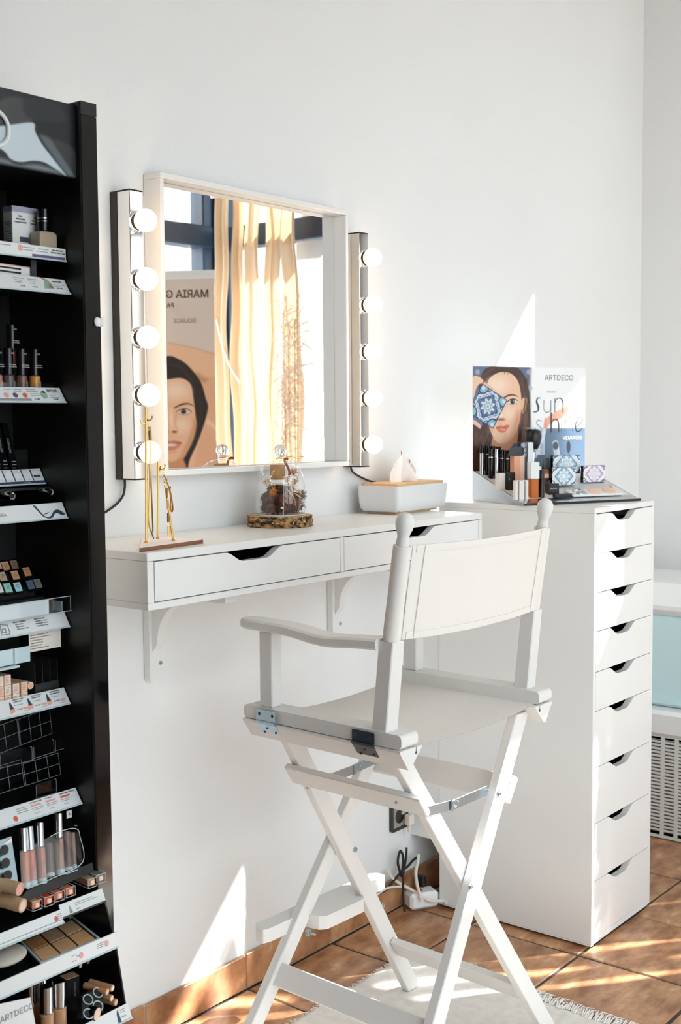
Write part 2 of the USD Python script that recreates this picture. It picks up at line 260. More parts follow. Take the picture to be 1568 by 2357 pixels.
w3.add('transom_bar', cbox(-1.10, 1.33, YF-.06, YF+.035, ZB0, ZB1, .006), 'blue_frame')
for a in (-1.07, .145): w3.add('pane', cbox(a, a+1.155, YF-.03, YF-.026, .14, 2.69, 0), 'pane')
# outside
struct('street', cbox(-40, 60, -60, 40, -.35, -.15, 0), 'street')
def house(name, label, x, y, w, d, h, g, rz, m):
    t = Thing(name, label, 'house', (x, y, -.15), rz, 'houses across the street')
    t.add('wall', ext(Polygon([(-w/2, 0), (w/2, 0), (w/2, h), (0, h+g), (-w/2, h)]), d).apply_transform(trimesh.transformations.rotation_matrix(PI/2, [1, 0, 0])), m, world=False)
    for s in (-1, 1): t.add('roof_side', bar((s*(w/2+.3), -d/2, h-.2), (0, -d/2, h+g+.12), d+.4, .16, (0, 1, 0)), 'roof', world=False)
    for a in (-w/4, w/4):
        f = t.add('window', cbox(a-.55, a+.55, .0, .05, h*.5, h*.5+1.3), 'white', world=False); t.add('glass', cbox(a-.48, a+.48, .04, .07, h*.5+.07, h*.5+1.23), 'house_grey', parent=f, world=False)
    return t
house('gabled_house', 'nearer grey gabled house outside, seen small behind the blue corner window', 11.0, -13.6, 4.6, 6, 2.1, 2.2, .8, 'house_grey')
house('gabled_house', 'farther grey gabled house outside, beyond the nearer one', 16.5, -17.5, 7, 7, 3.4, 3.4, .8, 'house_grey')
wg = Thing('neighbour_wing', 'white side wing of the neighbouring building outside the front window', 'building', (1.38, -4.2, -.15)); wg.add('wall', cbox(1.34, 1.42, -6.5, YF-.12, -.15, 6.5), 'house')
fb = Thing('shop_facade', 'white building across the side street with a pink framed blue door', 'building', (10.5, -4.2, -.15))
fb.add('wall', cbox(10.5, 11, -12, 4, -.15, 7), 'house'); d_ = fb.add('door', cbox(10.4, 10.5, -6.2, -4.9, -.15, 2.5), 'door_blue'); fb.add('door_frame', [cbox(10.36, 10.5, -6.35, -6.2, -.15, 2.65), cbox(10.36, 10.5, -4.9, -4.75, -.15, 2.65), cbox(10.36, 10.5, -6.35, -4.75, 2.5, 2.65)], 'door_pink', parent=d_)
# ---------------------------------------------------------------- wall desk
SZ = 1.139
de = Thing('wall_desk', 'white wall-mounted desk with two drawers, below the lit mirror', 'desk', (0, 0, 1.029))
de.add('top_board', cbox(0, 1.19, -.29, -.001, 1.1225, SZ, .0012), 'white_board')
de.add('bottom_board', cbox(0, 1.19, -.29, -.001, 1.029, 1.0425, .0012), 'white_board')
for x in (0, 1.173): de.add('side_panel', cbox(x, x+.017, -.29, -.001, 1.0428, 1.1222, .0008), 'white_board')
de.add('divider', cbox(.5865, .5995, -.29, -.001, 1.0428, 1.1222, .0005), 'white_board')
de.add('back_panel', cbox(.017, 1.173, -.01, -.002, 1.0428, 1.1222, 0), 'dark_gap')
def notch_poly(w, h, cx, tw, bw, nd, r=1):
    e = [(0, 0), (w, 0), (w, h), (cx+tw/2, h)]
    for t in np.linspace(0, 1, 9)[1:-1]: e.append((cx+tw/2-(tw-bw)/2*t, h-nd*(.5-.5*np.cos(PI*t))))
    e += [(cx+bw/2, h-nd), (cx-bw/2, h-nd)]
    for t in np.linspace(1, 0, 9)[1:-1]: e.append((cx-tw/2+(tw-bw)/2*t, h-nd*(.5-.5*np.cos(PI*t))))
    return Polygon(e+[(cx-tw/2, h), (0, h)])
def drawer(th, x0, x1, z0, z1, yf, t=.018, depth=.22, tw=.178, bw=.068, nd=.0215, cx=None, m='white_board'):
    d = th.add('drawer', place(ext(notch_poly(x1-x0, z1-z0, cx if cx else (x1-x0)/2, tw, bw, nd), t), (x0, yf, z0), (1, 0, 0), (0, 0, 1)).apply_translation((0, t, 0)), m, smooth=25)
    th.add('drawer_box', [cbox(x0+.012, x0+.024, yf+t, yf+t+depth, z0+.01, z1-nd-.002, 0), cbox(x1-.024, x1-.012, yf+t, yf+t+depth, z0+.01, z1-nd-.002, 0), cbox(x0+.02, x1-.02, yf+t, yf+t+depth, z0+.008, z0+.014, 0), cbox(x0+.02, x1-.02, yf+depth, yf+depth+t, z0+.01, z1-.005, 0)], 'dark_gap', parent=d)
drawer(de, .0192, .5848, 1.0445, 1.1205, -.2895); drawer(de, .6012, 1.1712, 1.0445, 1.1205, -.2895)
def bracket(x, label):
    t = Thing('shelf_bracket', label, 'bracket', (x, 0, .82), group='brackets under the wall desk')
    t.add('upright', place(ext(rbox2(-.02, .02, .82, 1.0, .002).union(Point(0, .826).buffer(.02, 8)).intersection(sbox(-.02, .814, .02, 1.1)), .018), (x, -.001, 0), (1, 0, 0), (0, 0, 1)), 'white')
    t.add('arm', cbox(x-.02, x+.02, -.25, -.019, 1.008, 1.0285, .001), 'white')
    a = np.linspace(0, PI/2, 10); br = Polygon([(-.019, 1.008), (-.125, 1.008)]+[(-.125+.106*np.sin(q)*.86, .90+.0+.108*np.cos(q)*.9) for q in a]+[(-.019, .88)])
    t.add('brace', place(ext(br, .022), (x-.011, 0, 0), (0, 1, 0), (0, 0, 1)), 'white')
    t.add('screw', cyl((x+.011, -.022, .853), (x+.011, -.018, .853), .0045, 10), 'zinc')
bracket(.272, 'white bracket under the left end of the desk, nearer the black display')
bracket(.915, 'white bracket under the middle of the desk, partly behind the chair')
# ---------------------------------------------------------------- mirror
mi = Thing('wall_mirror', 'square mirror in a deep white frame on the back wall', 'mirror', (.6015, 0, 1.267))
mx0, mx1, mz0, mz1 = .276, .927, 1.267, 1.917
for a in ((mx0, mx1, mz1-.0125, mz1), (mx0, mx1, mz0, mz0+.0125), (mx0, mx0+.011, mz0+.0125, mz1-.0125), (mx1-.011, mx1, mz0+.0125, mz1-.0125)): mi.add('frame_side', cbox(a[0], a[1], -.054, -.001, a[2], a[3], .0015), 'white')
mi.add('glass', cbox(mx0+.0115, mx1-.0115, -.015, -.011, mz0+.013, mz1-.013, 0), 'mirror')
mi.add('backing', cbox(mx0+.0115, mx1-.0115, -.0105, -.004, mz0+.013, mz1-.013, 0), 'black')
# ---------------------------------------------------------------- lamps beside the mirror
def light_bar(x0, side, cable, label):
    t = Thing('vanity_light', label, 'lamp', (x0+.018, 0, 1.263), group='bulb lamps beside the mirror')
    z0, z1, w = 1.2645, 1.8645, .036
    t.add('housing', [cbox(x0-.001, x0+w+.001, -.022, -.001, z0-.002, z1+.002, .001), cbox(x0-.0005, x0+w+.0005, -.0605, -.02, z1-.0002, z1+.002, 0), cbox(x0-.0005, x0+w+.0005, -.0605, -.02, z0-.002, z0+.0002, 0)], 'lamp_black')
    t.add('cover', cbox(x0, x0+w, -.060, -.022, z0, z1, .0012), 'chrome')
    for k in range(5):
        z = 1.8005-k*.1198
        s = t.add('lamp_holder', lathe([(0, 0), (.0175, 0), (.0165, .006), (.0160, .0085), (0, .0085)], 28, (x0+.018, -.0604, z), (0, -1, 0)), 'lamp_black')
        t.add('bulb', cat([sph((x0+.018, -.0885, z), .0238, 3), cyl((x0+.018, -.0735, z), (x0+.018, -.0688, z), .0152, 24)]), 'bulb', parent=s); t.add('flange', lathe([(.0176, 0), (.0225, 0), (.0222, .0015), (.0182, .0032), (.0176, .0032)], 28, (x0+.018, -.0601, z), (0, -1, 0)), 'chrome', parent=s)
    t.add('cable', tube(spline(cable, 8), .0026, 8), 'cable_black')
    return t
light_bar(.182, 0, [(.196, -.012, 1.266), (.196, -.012, 1.245), (.19, -.010, 1.225), (.165, -.008, 1.205), (.10, -.008, 1.18), (-.04, -.008, 1.14)], 'chrome light bar with five glowing bulbs, left of the mirror')
light_bar(.966, 1, [(.985, -.012, 1.266), (.987, -.012, 1.256), (1.0, -.010, 1.246), (1.03, -.008, 1.234), (1.07, -.007, 1.222), (1.16, -.006, 1.20), (1.232, -.006, 1.15), (1.238, -.006, .9), (1.25, -.006, .5), (1.262, -.007, .37), (1.25, -.02, .30)], 'chrome light bar with five glowing bulbs, right of the mirror')
# ---------------------------------------------------------------- tall drawer cabinet
ca = Thing('drawer_cabinet', 'tall narrow white cabinet of nine drawers with cut-out grips', 'cabinet', (1.447, -.34, 0))
cx0, cx1, cyf, cyb, cz = 1.267, 1.627, -.577, -.102, 1.157
ca.add('side_panel', cbox(cx0, cx0+.0135, cyf, cyb, .012, cz-.0142, .001), 'white_board'); ca.add('side_panel', cbox(cx1-.0135, cx1, cyf, cyb, .012, cz-.0142, .001), 'white_board')
ca.add('top_board', cbox(cx0, cx1, cyf, cyb, cz-.014, cz, .001), 'white_board'); ca.add('bottom_board', cbox(cx0+.0137, cx1-.0137, cyf, cyb, .010, .0235, .001), 'white_board')
ca.add('plinth', cbox(cx0+.0002, cx0+.0136, cyf+.001, cyb, .0085, .0118, 0), 'white_board')
ca.add('back_panel', cbox(cx0+.014, cx1-.014, cyb-.006, cyb, .024, cz-.015, 0), 'white_board')
ca.add('rear_filler', cbox(cx0+.003, cx0+.010, cyb+.0005, -.001, .19, 1.125, .0008), 'white_board')
for sx in (cx0+.03, cx1-.03):
    for sy in (cyf+.035, cyb-.03): ca.add('foot', cyl((sx, sy, 0), (sx, sy, .011), .012, 12), 'black')
zb = [.0245, .178, .3325, .4805, .6295, .7325, .8380, .9385, 1.0385, 1.1415]
for a, b in zip(zb[:-1], zb[1:]): drawer(ca, cx0+.0148, cx1-.0148, a+.0008, b-.0010, cyf+.0004, .018, .40, .165, .05, .023, .156)
# ---------------------------------------------------------------- right: bench with perforated front, teal case
be = Thing('window_bench', 'low white bench with perforated metal front along the right wall', 'bench', (2.48, -.8, 0))
bx = 2.18
be.add('top_slab', cbox(bx-.012, XW-.04, -1.65, -.02, .345, .43, .012), 'white_gloss')
pp = []
for iy in range(34):
    for iz in range(27):
        y0 = -.045-iy*.0475; z0 = .022+iz*.0118
        if z0 < .325: pp.append((y0-.034, y0, z0, z0+.0055))
# perforated sheet: bars between the slots (real openings) in front of a dark void
vb = [cbox(bx-.0005, bx+.0026, -.045-iy*.0475, -.045-iy*.0475+.0135, .012, .344, 0) for iy in range(35)]; hb = [cbox(bx, bx+.002, -1.65, -.02, .022+iz*.0118+.0046, .022+(iz+1)*.0118, 0) for iz in range(-1, 27)]
be.add('perforated_front', vb+hb+[cbox(bx, bx+.002, -1.65, -.02, .004, .022, 0), cbox(bx, bx+.002, -1.65, -.02, .332, .345, 0)], 'perf', kind='stuff')
be.add('end_panel', cbox(bx, XW-.04, -1.65, -1.64, 0, .345, .001), 'perf'); be.add('inner_box', cbox(bx+.03, XW-.04, -1.63, -.02, 0, .34, 0), 'slot')
tc = Thing('display_case', 'pale teal glass case with rounded white lid on the bench', 'case', (2.48, -.5, .43))
tc.add('body', cbox(bx+.045, XW-.08, -.95, -.03, .432, .735, .01), 'teal'); tc.add('inner_band', cbox(bx+.044, bx+.046, -.62, -.42, .46, .70, .0), 'pale_teal')
tc.add('lid', hull(np.vstack([place(cbox(bx+.03, XW-.07, -.97, -.02, .736, .79, .02), (0, 0, 0), (1, 0, 0), (0, 1, 0)).vertices, cbox(bx+.09, XW-.12, -.9, -.06, .79, .835, .02).vertices])), 'white_gloss')
# ---------------------------------------------------------------- director's chair
CO, CT = V(.490, -.5255, 0), np.radians(-2.8)
ch = Thing('folding_chair', 'tall white wooden folding chair with cream canvas back, seen from behind', 'chair', CO, CT)
CX, CY = V(np.cos(CT), np.sin(CT), 0), V(-np.sin(CT), np.cos(CT), 0)
def C(n, m, mt='chair_paint', **k): return ch.add(n, m, mt, world=False, **k)
def chl(q): d = q-CO; return V(d@CX, d@CY, d[2])
def chy(px, py, y): return chl(on(px, py, CO+CY*y, CY))
RX0, RX1, RZ0, RZ1 = .21, .263, .782, .809
hinge_parent = []
for s in (-1, 1):
    rail = C('seat_rail', place(ext(rbox2(-.205, .205, RZ0, RZ1, .009), .05), (s*RX0 if s > 0 else -.26, 0, 0), (0, 1, 0), (0, 0, 1)).apply_translation((0.0015, 0, 0)), smooth=30)
    prof = Polygon([(s*.262, .7805), (s*.196, .7805), (s*.200, .774), (s*.231, .741), (s*.238, .741), (s*.262, .776)]).difference(Point(s*.214, .7695).buffer(.0035)).difference(sbox(min(s*.2125, s*.2155), .769, max(s*.2125, s*.2155), .781))
    C('rod_holder', place(ext(prof, .41), (0, .205, 0), (1, 0, 0), (0, 0, 1)))
    C('canvas_rod', cyl((s*.214, -.2045, .7695), (s*.214, .2045, .7695), .003, 8), 'ink_brown')
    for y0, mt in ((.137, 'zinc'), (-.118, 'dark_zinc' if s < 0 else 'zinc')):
        xo = s*.2632; n = unit((s*.035, 0, -.026)); n = unit(V(s*.802, 0, -.597)); dn = V(-s*.597*s*s, 0, 0); down = unit(V(-s*.026, 0, -.035))
        h = C('hinge', [place(ext(rbox2(-.027, .027, .7835, .806, .003), .0012), (xo-(.0012 if s < 0 else 0)+(0), y0, 0), (0, 1, 0), (0, 0, 1)),
            place(ext(rbox2(-.027, .027, -.032, 0, .003).union(sbox(-.027, -.01, .027, 0)), .0012), (s*.2635, y0+.0, .7785), V(0, s, 0), -down)]+[cyl((s*.2655, y0-.027+j*.0108, .7815), (s*.2655, y0-.027+(j+1)*.0108-.0006, .7815), .0028, 10) for j in range(5)], mt)
        ch.add('screw', [sph((s*.2645, y0+a, .797), (.0018, .0034, .0034), 1) for a in (-.018, .018)]+[sph(V(s*.2640, y0+a, .7785)+down*b+n*.0008, .0026, 1) for a, b in ((-.016, .022), (.018, .026), (.002, .012))], 'dark_zinc', parent=h, world=False)
# crossing legs: A and C run from the left rail to the right foot, B and D the other way
def leg(sx, yr0, yr1, t=.0215, hw=.0232, z0=.009, z1=.762, b=.002):
    r = []
    for z, yr in ((z0, yr0), (z1, yr1)):
        cxx = sx*(.302-.66*z)
        for dx, dy in ((-hw+b, 0), (hw-b, 0), (hw, b), (hw, t-b), (hw-b, t), (-hw+b, t), (-hw, t-b), (-hw, b)): r.append((cxx+dx, yr+dy, z))
    return hull(r)
yA = lambda z: .196-.062*z/.762; yB = lambda z: yA(z)+.0225; yC = lambda z: -.205+.055*z/.762; yD = lambda z: yC(z)-.0225
for sx, f in ((1, yA), (-1, yB), (1, yC), (-1, yD)): C('leg', leg(sx, f(.009), f(.762)), smooth=30)
zc = .302/.66
for q, n in ((chy(881, 2085, .178), 1), (chy(1147, 1826, -.183), 1), (chy(817, 1955, yA(.44)), 1), (chy(1083, 2040, yD(.45)), 1)):
    if n: C('bolt', [cyl(q+V(0, -.0055, 0), q+V(0, .002, 0), .0036, 8), cyl(q+V(0, -.003, 0), q+V(0, .001, 0), .0062, 6)], 'zinc')
q = chy(709, 2146, .194); C('bolt', [cyl(q+V(0, -.022, 0), q+V(0, .002, 0), .0026, 8), cyl(q+V(0, -.006, 0), q+V(0, .001, 0), .0065, 6), cyl(q+V(0, -.002, 0), q+V(0, 0, 0), .009, 12)], 'zinc')
def legpt(sx, z): return sx*(.302-.66*z)
def board(sx, z, y0, y1, w, t, off, m='chair_paint', nm='side_board'):  # lies on the leg faces, tilted as the legs are
    d = unit(V(-sx*.66, 0, 1)); n = unit(V(sx*1, 0, sx*sx*.66))          # along the leg, across it
    c = V(legpt(sx, z), (y0+y1)/2, z)+n*off; return C(nm, obox(c, [V(0, 1, 0), d, np.cross(V(0, 1, 0), d)], [(y1-y0)/2, w/2, t/2], .002), m)
b1 = board(1, .664, -.184, .172, .048, .014, -.0275)
b2 = board(-1, .628, -.19, .19, .058, .014, .0275*-1)
board(-1, .205, -.205, .205, .05, .017, 0.0, nm='stretcher'); board(1, .150, -.18, .18, .05, .017, 0.0, nm='stretcher')
ch.add('screw', [sph(chl(at(u, v, 'x', .27)) if 0 else chy(u, v, yy)-V(.004, .004, 0), .0032, 1) for u, v, yy in ((697, 1789, .160), (708, 1811, .158), (912, 1845, -.166), (926, 1869, -.168))], 'ink_grey', parent=b1, world=False)
def link(y, x0, z0, xm, zm, x1, z1):
    l = C('locking_stay', [bar((x0, y, z0), (xm+.006, y-.0005, zm), .0205, .0022, (0, 0, 1), .0006), bar((xm-.004, y-.003, zm), (x1, y-.003, z1), .0205, .0022, (0, 0, 1), .0006), cyl((x0, y-.001, z0), (x0, y+.001, z0), .0102, 16), cbox(xm-.005, xm+.004, y-.006, y, zm-.011, zm+.011, .001)], 'zinc')
    ch.add('rivet', [sph((x0, y-.002, z0), (.0035, .002, .0035), 1), sph((xm+.008, y-.005, zm-.004), .003, 1), sph((xm+.016, y-.005, zm+.004), .0025, 1), sph((x1, y-.005, z1), .003, 1)], 'silver', parent=l, world=False)
link(yC(.63)-.003, -.142, .628, -.046, .620, .075, .622); link(yA(.63)-.004, .106, .632, .01, .625, -.095, .622)
# footrest board between the front legs, notched round them
fr = Polygon([(x, y-.0125) for x, y in ((-.205, .224), (-.205, .246), (-.19, .260), (.19, .260), (.205, .246), (.205, .224), (.19, .2195), (.084, .2195), (.076, .182), (.062, .170), (-.062, .170), (-.076, .182), (-.084, .2195), (-.19, .2195))]).buffer(-.004).buffer(.004, 4)
C('footrest', place(ext(fr, .03), (0, 0, .283), (1, 0, 0), (0, 1, 0)), smooth=30)
# posts, arms, back
for s in (-1, 1):
    C('front_post', cbox(s*.252, s*.222, .131, .166, RZ1, .962, .002))
    xo, xi = (-.256, -.220) if s < 0 else (.225, .257)
    P = []
    for z, ya, yb in ((RZ1, -.167, -.132), (.979, -.184, -.150)):
        for dx, dy in ((0, .002), (.002, 0), (-.002, 0), (0, .002)): pass
        P += [(xo+.002, ya, z), (xi-.002, ya, z), (xi, ya+.002, z), (xi, yb-.002, z), (xi-.002, yb, z), (xo+.002, yb, z), (xo, yb-.002, z), (xo, ya+.002, z)]
    C('rear_post', hull(P))
    xc = (xo+xi)/2; d0, d1 = V(xc, -.166, .978), V(xc-s*.0, -.194, 1.168); dd = unit(d1-d0)
    pr = [(.0, 0), (.0125, 0), (.0125, .186), (.0115, .192), (.0108, .198), (.0125, .204), (.0158, .212), (.0172, .221), (.0165, .231), (.0125, .238), (.006, .242), (0, .2428)]
    C('finial', lathe(pr, 24, d0, dd))
    C('canvas_sleeve', lathe([(.0135, .002), (.0168, .002), (.0172, .012), (.0166, .09), (.0170, .165), (.0166, .181), (.0135, .181)], 28, d0, dd), 'canvas')
    # armrest: a shaped board that dips towards the post
    ys = np.linspace(.207, -.150, 22); A = []
    zt = lambda y: .9865-.011*np.exp(-((y+.015)/.07)**2)-.004*(y < 0)*min(1, -y/.1 if y < 0 else 0)
    rows = []
    for i, y in enumerate(ys):
        w = .025 if i > 1 else (.018 if i == 0 else .0235); c = s*(.245 if y > 0 else .245-.004*min(1, -y/.15)); z = zt(y); z1_, z0_ = z, z-.0205
        rows.append([(c-w, y, z0_+.004), (c-w, y, z1_-.004), (c-w+.004, y, z1_), (c+w-.004, y, z1_), (c+w, y, z1_-.004), (c+w, y, z0_+.004), (c+w-.004, y, z0_), (c-w+.004, y, z0_)])
    vs = np.array(rows).reshape(-1, 3); f = []
    for i in range(21):
        for k in range(8): a, b = i*8+k, i*8+(k+1) % 8; f += [[a, b, b+8], [a, b+8, a+8]]
    for k in range(1, 7): f += [[0, k+1, k], [168, 168+k, 168+k+1]]
    m = trimesh.Trimesh(vs, f, process=False); trimesh.repair.fix_normals(m); C('armrest', m, smooth=40)
L0, L1, R0_, R1_ = V(-.2285, -.1835, .981), V(-.2285, -.2105, 1.158), V(.2315, -.1835, .981), V(.2315, -.2105, 1.158)
def backfn(u, v):
    p = (L0*(1-v[..., None])+L1*v[..., None])*(1-u[..., None])+(R0_*(1-v[..., None])+R1_*v[..., None])*u[..., None]
    bow = 4*u*(1-u); p[..., 1] -= .013*bow*(.8+.4*v); p[..., 2] -= .006*bow*(1-v)+.003*bow*v; p[..., 1] += .0006*np.sin(u*23+v*3)
    return p
C('canvas_back', thick(lambda u, v: backfn(u, v), 40, 16, .0016), 'canvas', smooth=True)
C('hem', [thick(lambda u, v: backfn(.02+u*.96, a+v*.075)-V(0, .0012, 0), 30, 3, .0008) for a in (.0, .925)]+[tube([backfn(np.array(x), np.array(v_))-V(0, .0018, 0) for v_ in np.linspace(.01, .99, 10)], .0009, 5) for x in (.065, .935)], 'canvas', smooth=True)
C('canvas_seat', thick(lambda u, v: np.stack([-.216+.432*u, .192-.384*v, .7803-.012*4*u*(1-u)-.001*np.sin(v*9)*u*(1-u)*4], -1), 30, 20, .0016).apply_translation((0, 0, .0008)), 'canvas', smooth=True)
# ---------------------------------------------------------------- jewellery stand and what hangs on it
JB = [(.003, -.266), (.190, -.250), (.186, -.165), (.152, -.130), (.125, -.138)]
js = Thing('jewellery_stand', 'brass jewellery stand with three hooked rods on a dark wooden plate', 'jewellery stand', (.115, -.2, SZ))
js.add('base', place(ext(Polygon(JB), .0078), (0, 0, SZ+.0001), (1, 0, 0), (0, 1, 0)), 'walnut'); js.add('base_top', place(ext(Polygon(JB).buffer(-.0006), .0007), (0, 0, SZ+.0079), (1, 0, 0), (0, 1, 0)), 'tissue')
r1, r2, r3 = V(.077, -.205, 0), V(.150, -.160, 0), V(.134, -.222, 0)
zb_ = SZ+.0085
def tip(px, py, q): return at(px, py, 'y', q[1])
def rod(q, top, hooks):
    lean = top-q; r = js.add('rod', tube([V(q[0], q[1], zb_), V(top[0], top[1], top[2])], .0022, 8), 'gold')
    js.add('collar', cyl((q[0], q[1], zb_), (q[0], q[1], zb_+.003), .0035, 12), 'gold', parent=r)
    for z, a, s in hooks:
        b = V(*(q*(1-z)+top*z)[:2], 0); zz = zb_+(top[2]-zb_)*z; c = V(np.cos(a), np.sin(a), 0)
        js.add('hook', tube([b+V(0, 0, zz)+c*(s*(1-np.cos(t)))+V(0, 0, -s*np.sin(t)*1.1) for t in np.linspace(0, 3.5, 14)], .0014, 6), 'gold', parent=r)
t1 = tip(336, 938, r1); t1[1] = r1[1]; t2 = tip(364, 1063, r2); t2[1] = r2[1]; t3 = tip(380, 1115, r3); t3[1] = r3[1]
rod(r1, t1, ((.93, -.9, .006), (.93, .9, .006), (.90, 2.6, .005))); rod(r2, t2, ((.95, -.9, .007), (.93, .5, .007))); rod(r3, t3, ((.95, -.9, .005), ))
h1 = at(346, 981, 'y', r1[1]-.006)
def chain(name, label, cat_, px, y, r, m='gold', extra=None):
    P = spline([at(a, b, 'y', y+k*.0015) for k, (a, b) in enumerate(px)], 6); t = Thing(name, label, cat_, P.min(0)); t.add('chain', tube(P, r, 7), m)
    if extra: extra(t)
    return t
nk = chain('necklace', 'long gold snake-chain necklace hanging on the tallest brass rod', 'necklace', [(343, 981), (345, 1000), (346, 1040), (345, 1090), (344, 1140), (343, 1190), (344, 1212), (349, 1226), (352, 1218), (351, 1190), (349, 1140), (347, 1090), (346, 1040), (346.5, 1000), (345, 981)], r1[1]-.006, .0016, 'gold',
    lambda t: (t.add('clasp', tube([at(345, 992, 'y', r1[1]-.008), at(346, 1012, 'y', r1[1]-.008)], .003, 8), 'dark_brass'), t.add('tail', tube(spline([at(349, 1226, 'y', r1[1]-.006), at(352, 1234, 'y', r1[1]-.006), at(354, 1240, 'y', r1[1]-.006)], 5), .0012, 6), 'dark_brass')))
br_ = chain('bracelet', 'gold link bracelet with tube pendants hanging on the shortest brass rod', 'bracelet', [(377, 1093), (381, 1102), (385, 1112), (390, 1125), (394, 1140), (397, 1160), (398, 1172), (396, 1178), (393, 1172), (393, 1155), (392, 1138), (388, 1120)], r3[1]-.008, .0015, 'gold',
    lambda t: [t.add('pendant', tube([at(a, b, 'y', r3[1]-.009), at(a+d, b+22, 'y', r3[1]-.009)], .0021, 8), m) for a, b, d, m in ((384, 1124, .5, 'dark_brass'), (386, 1150, .5, 'gold'), (387, 1180, .4, 'dark_brass'), (388, 1212, .3, 'gold'))]+[t.add('ring', tube(spline([at(381+4*np.cos(a), 1107+5*np.sin(a), 'y', r3[1]-.008) for a in np.linspace(0, 5.5, 7)], 3, True), .0009, 5), 'gold')])
# ---------------------------------------------------------------- bell jar with dried flowers on a slice of trunk
bc = at(647, 1200, 'z', SZ+.02); bc = V(.591, -.108, SZ)
ws = Thing('wood_slice', 'round slice of tree trunk with bark under the glass bell', 'wood slice', bc)
rs_ = .0755
def slice_(u, v):
    a = u*2*PI; w = 1+.03*np.sin(3*a+1)+.02*np.sin(5*a); n = meshkit.fbm(np.stack([np.cos(a)*9, np.sin(a)*9, v*4], -1), 4)-.5
    return np.stack([bc[0]+(rs_*w+.006*n)*np.cos(a), bc[1]+(rs_*w+.006*n)*np.sin(a), SZ+.0003+.0255*v], -1)
ws.add('bark', grid(slice_, 140, 10), 'bark', smooth=60)
aa = np.linspace(0, 2*PI, 60, endpoint=False); ws.add('cut_face', ext(Polygon([(bc[0]+(rs_-.001)*(1+.03*np.sin(3*a+1)+.02*np.sin(5*a))*np.cos(a), bc[1]+(rs_-.001)*(1+.03*np.sin(3*a+1)+.02*np.sin(5*a))*np.sin(a)) for a in aa]), .0255).apply_translation((0, 0, SZ+.0006)), 'slice_face')
gz = SZ+.0268; gj = Thing('glass_bell', 'clear glass bell jar with round knob over dried flowers', 'bell jar', (bc[0], bc[1], gz))
BR, BH = .0585, .128
out = [(BR, 0), (BR, .072)]+[(BR*np.cos(t)**.75, .072+.056*np.sin(t)) for t in np.linspace(.12, 1.47, 16)]+[(.0085, BH+.0015), (.0072, BH+.006)]
gj.add('dome', lathe(out, 64, (bc[0], bc[1], gz)), 'bell_glass', smooth=60)
gj.add('knob', sph((bc[0], bc[1], gz+BH+.0205), .0155, 4), 'crystal', smooth=True)
gj.add('rim', lathe([(BR-.0007, 0), (BR+.0007, 0), (BR+.0011, .0012), (BR+.0007, .0024), (BR-.0007, .0024), (BR-.0007, 0)], 64, (bc[0], bc[1], gz)), 'clear_edge')
tk = V(bc[0], bc[1], gz+BH+.0035); tw = [tk+V(.0085*np.cos(a), .0085*np.sin(a), .0008*np.sin(2*a)) for a in np.linspace(0, 2*PI*2, 30)]
gj.add('twine', [tube(tw, .0012, 6), tube(spline([tk+V(.006, -.007, 0), tk+V(.020, -.014, .005), tk+V(.040, -.024, .004), tk+V(.052, -.030, .002)], 6), .0008, 5), tube(spline([tk+V(.006, -.007, 0), tk+V(.024, -.014, .003), tk+V(.042, -.022, -.001), tk+V(.056, -.027, .003)], 6), .0008, 5)], 'pale_wood')
noisy('moss', (40, 24, 18), (112, 74, 48), 90, .95, .8); noisy('petal_orange', (196, 104, 40), (232, 150, 70), 60, .8, .3); noisy('petal_rust', (120, 52, 34), (172, 92, 56), 60, .8, .3); noisy('petal_yellow', (206, 140, 36), (236, 184, 84), 40, .8, .3); mat('petal_white', (236, 226, 208), .8); mat('petal_plum', (110, 74, 74), .9); mat('straw', (214, 172, 122), .7)
df = Thing('dried_flower_arrangement', 'dried orange and brown flowers with moss and cork inside the glass bell', 'dried flowers', (bc[0], bc[1], gz))
g = np.random.default_rng(11)
def tuft(c, R, n, ln, wd, seed, flat=1):
    q = np.random.default_rng(seed); m = []
    for _ in range(n):
        d = unit(q.normal(size=3)*V(1, 1, flat)); b = np.asarray(c)+d*R*q.uniform(.2, .8); t = b+d*ln*q.uniform(.6, 1.2)+q.normal(size=3)*ln*.15; s = unit(np.cross(d, q.normal(size=3)))*wd
        t2 = np.cross(d, s); m.append(trimesh.Trimesh([b-s, b+s, t, b+t2*.6], [[0, 1, 2], [1, 3, 2], [3, 0, 2], [0, 3, 1]], process=False))
    return cat(m)
FS_ = 1.28; cl = lambda p: V(bc[0], bc[1], gz)+V(*p)*V(1.42, 1.42, 1.5)
mo = cat([sph(cl((0, 0, .018)), .02, 1)]+[tuft(cl((.026*np.cos(a)*k, .026*np.sin(a)*k, z)), .0125, 130, .010, .0010, int(a*10+k*7+z*999)) for a in np.linspace(0, 5.5, 7) for k, z in ((1, .010), (1.0, .024), (.6, .038))])
df.add('moss', [mo]+[sph(cl((.020*np.cos(a), .020*np.sin(a), z)), V(.0175, .0175, .015), 1) for a in np.linspace(0, 5.4, 6) for z in (.012, .026)]+[sph(cl((0, 0, .035)), .020, 2)], 'moss', smooth=False, kind='stuff')
df.add('cork', lathe([(0, 0), (.0155, 0), (.017, .006), (.0185, .030), (.0176, .034), (0, .034)], 20, cl((-.004, .002, .055))), 'cork')
df.add('bark_curl', tube(spline([cl((.012, -.004, .05)), cl((.017, -.006, .066)), cl((.014, .002, .084)), cl((.024, .004, .086))], 6), .003, 6), 'petal_rust')
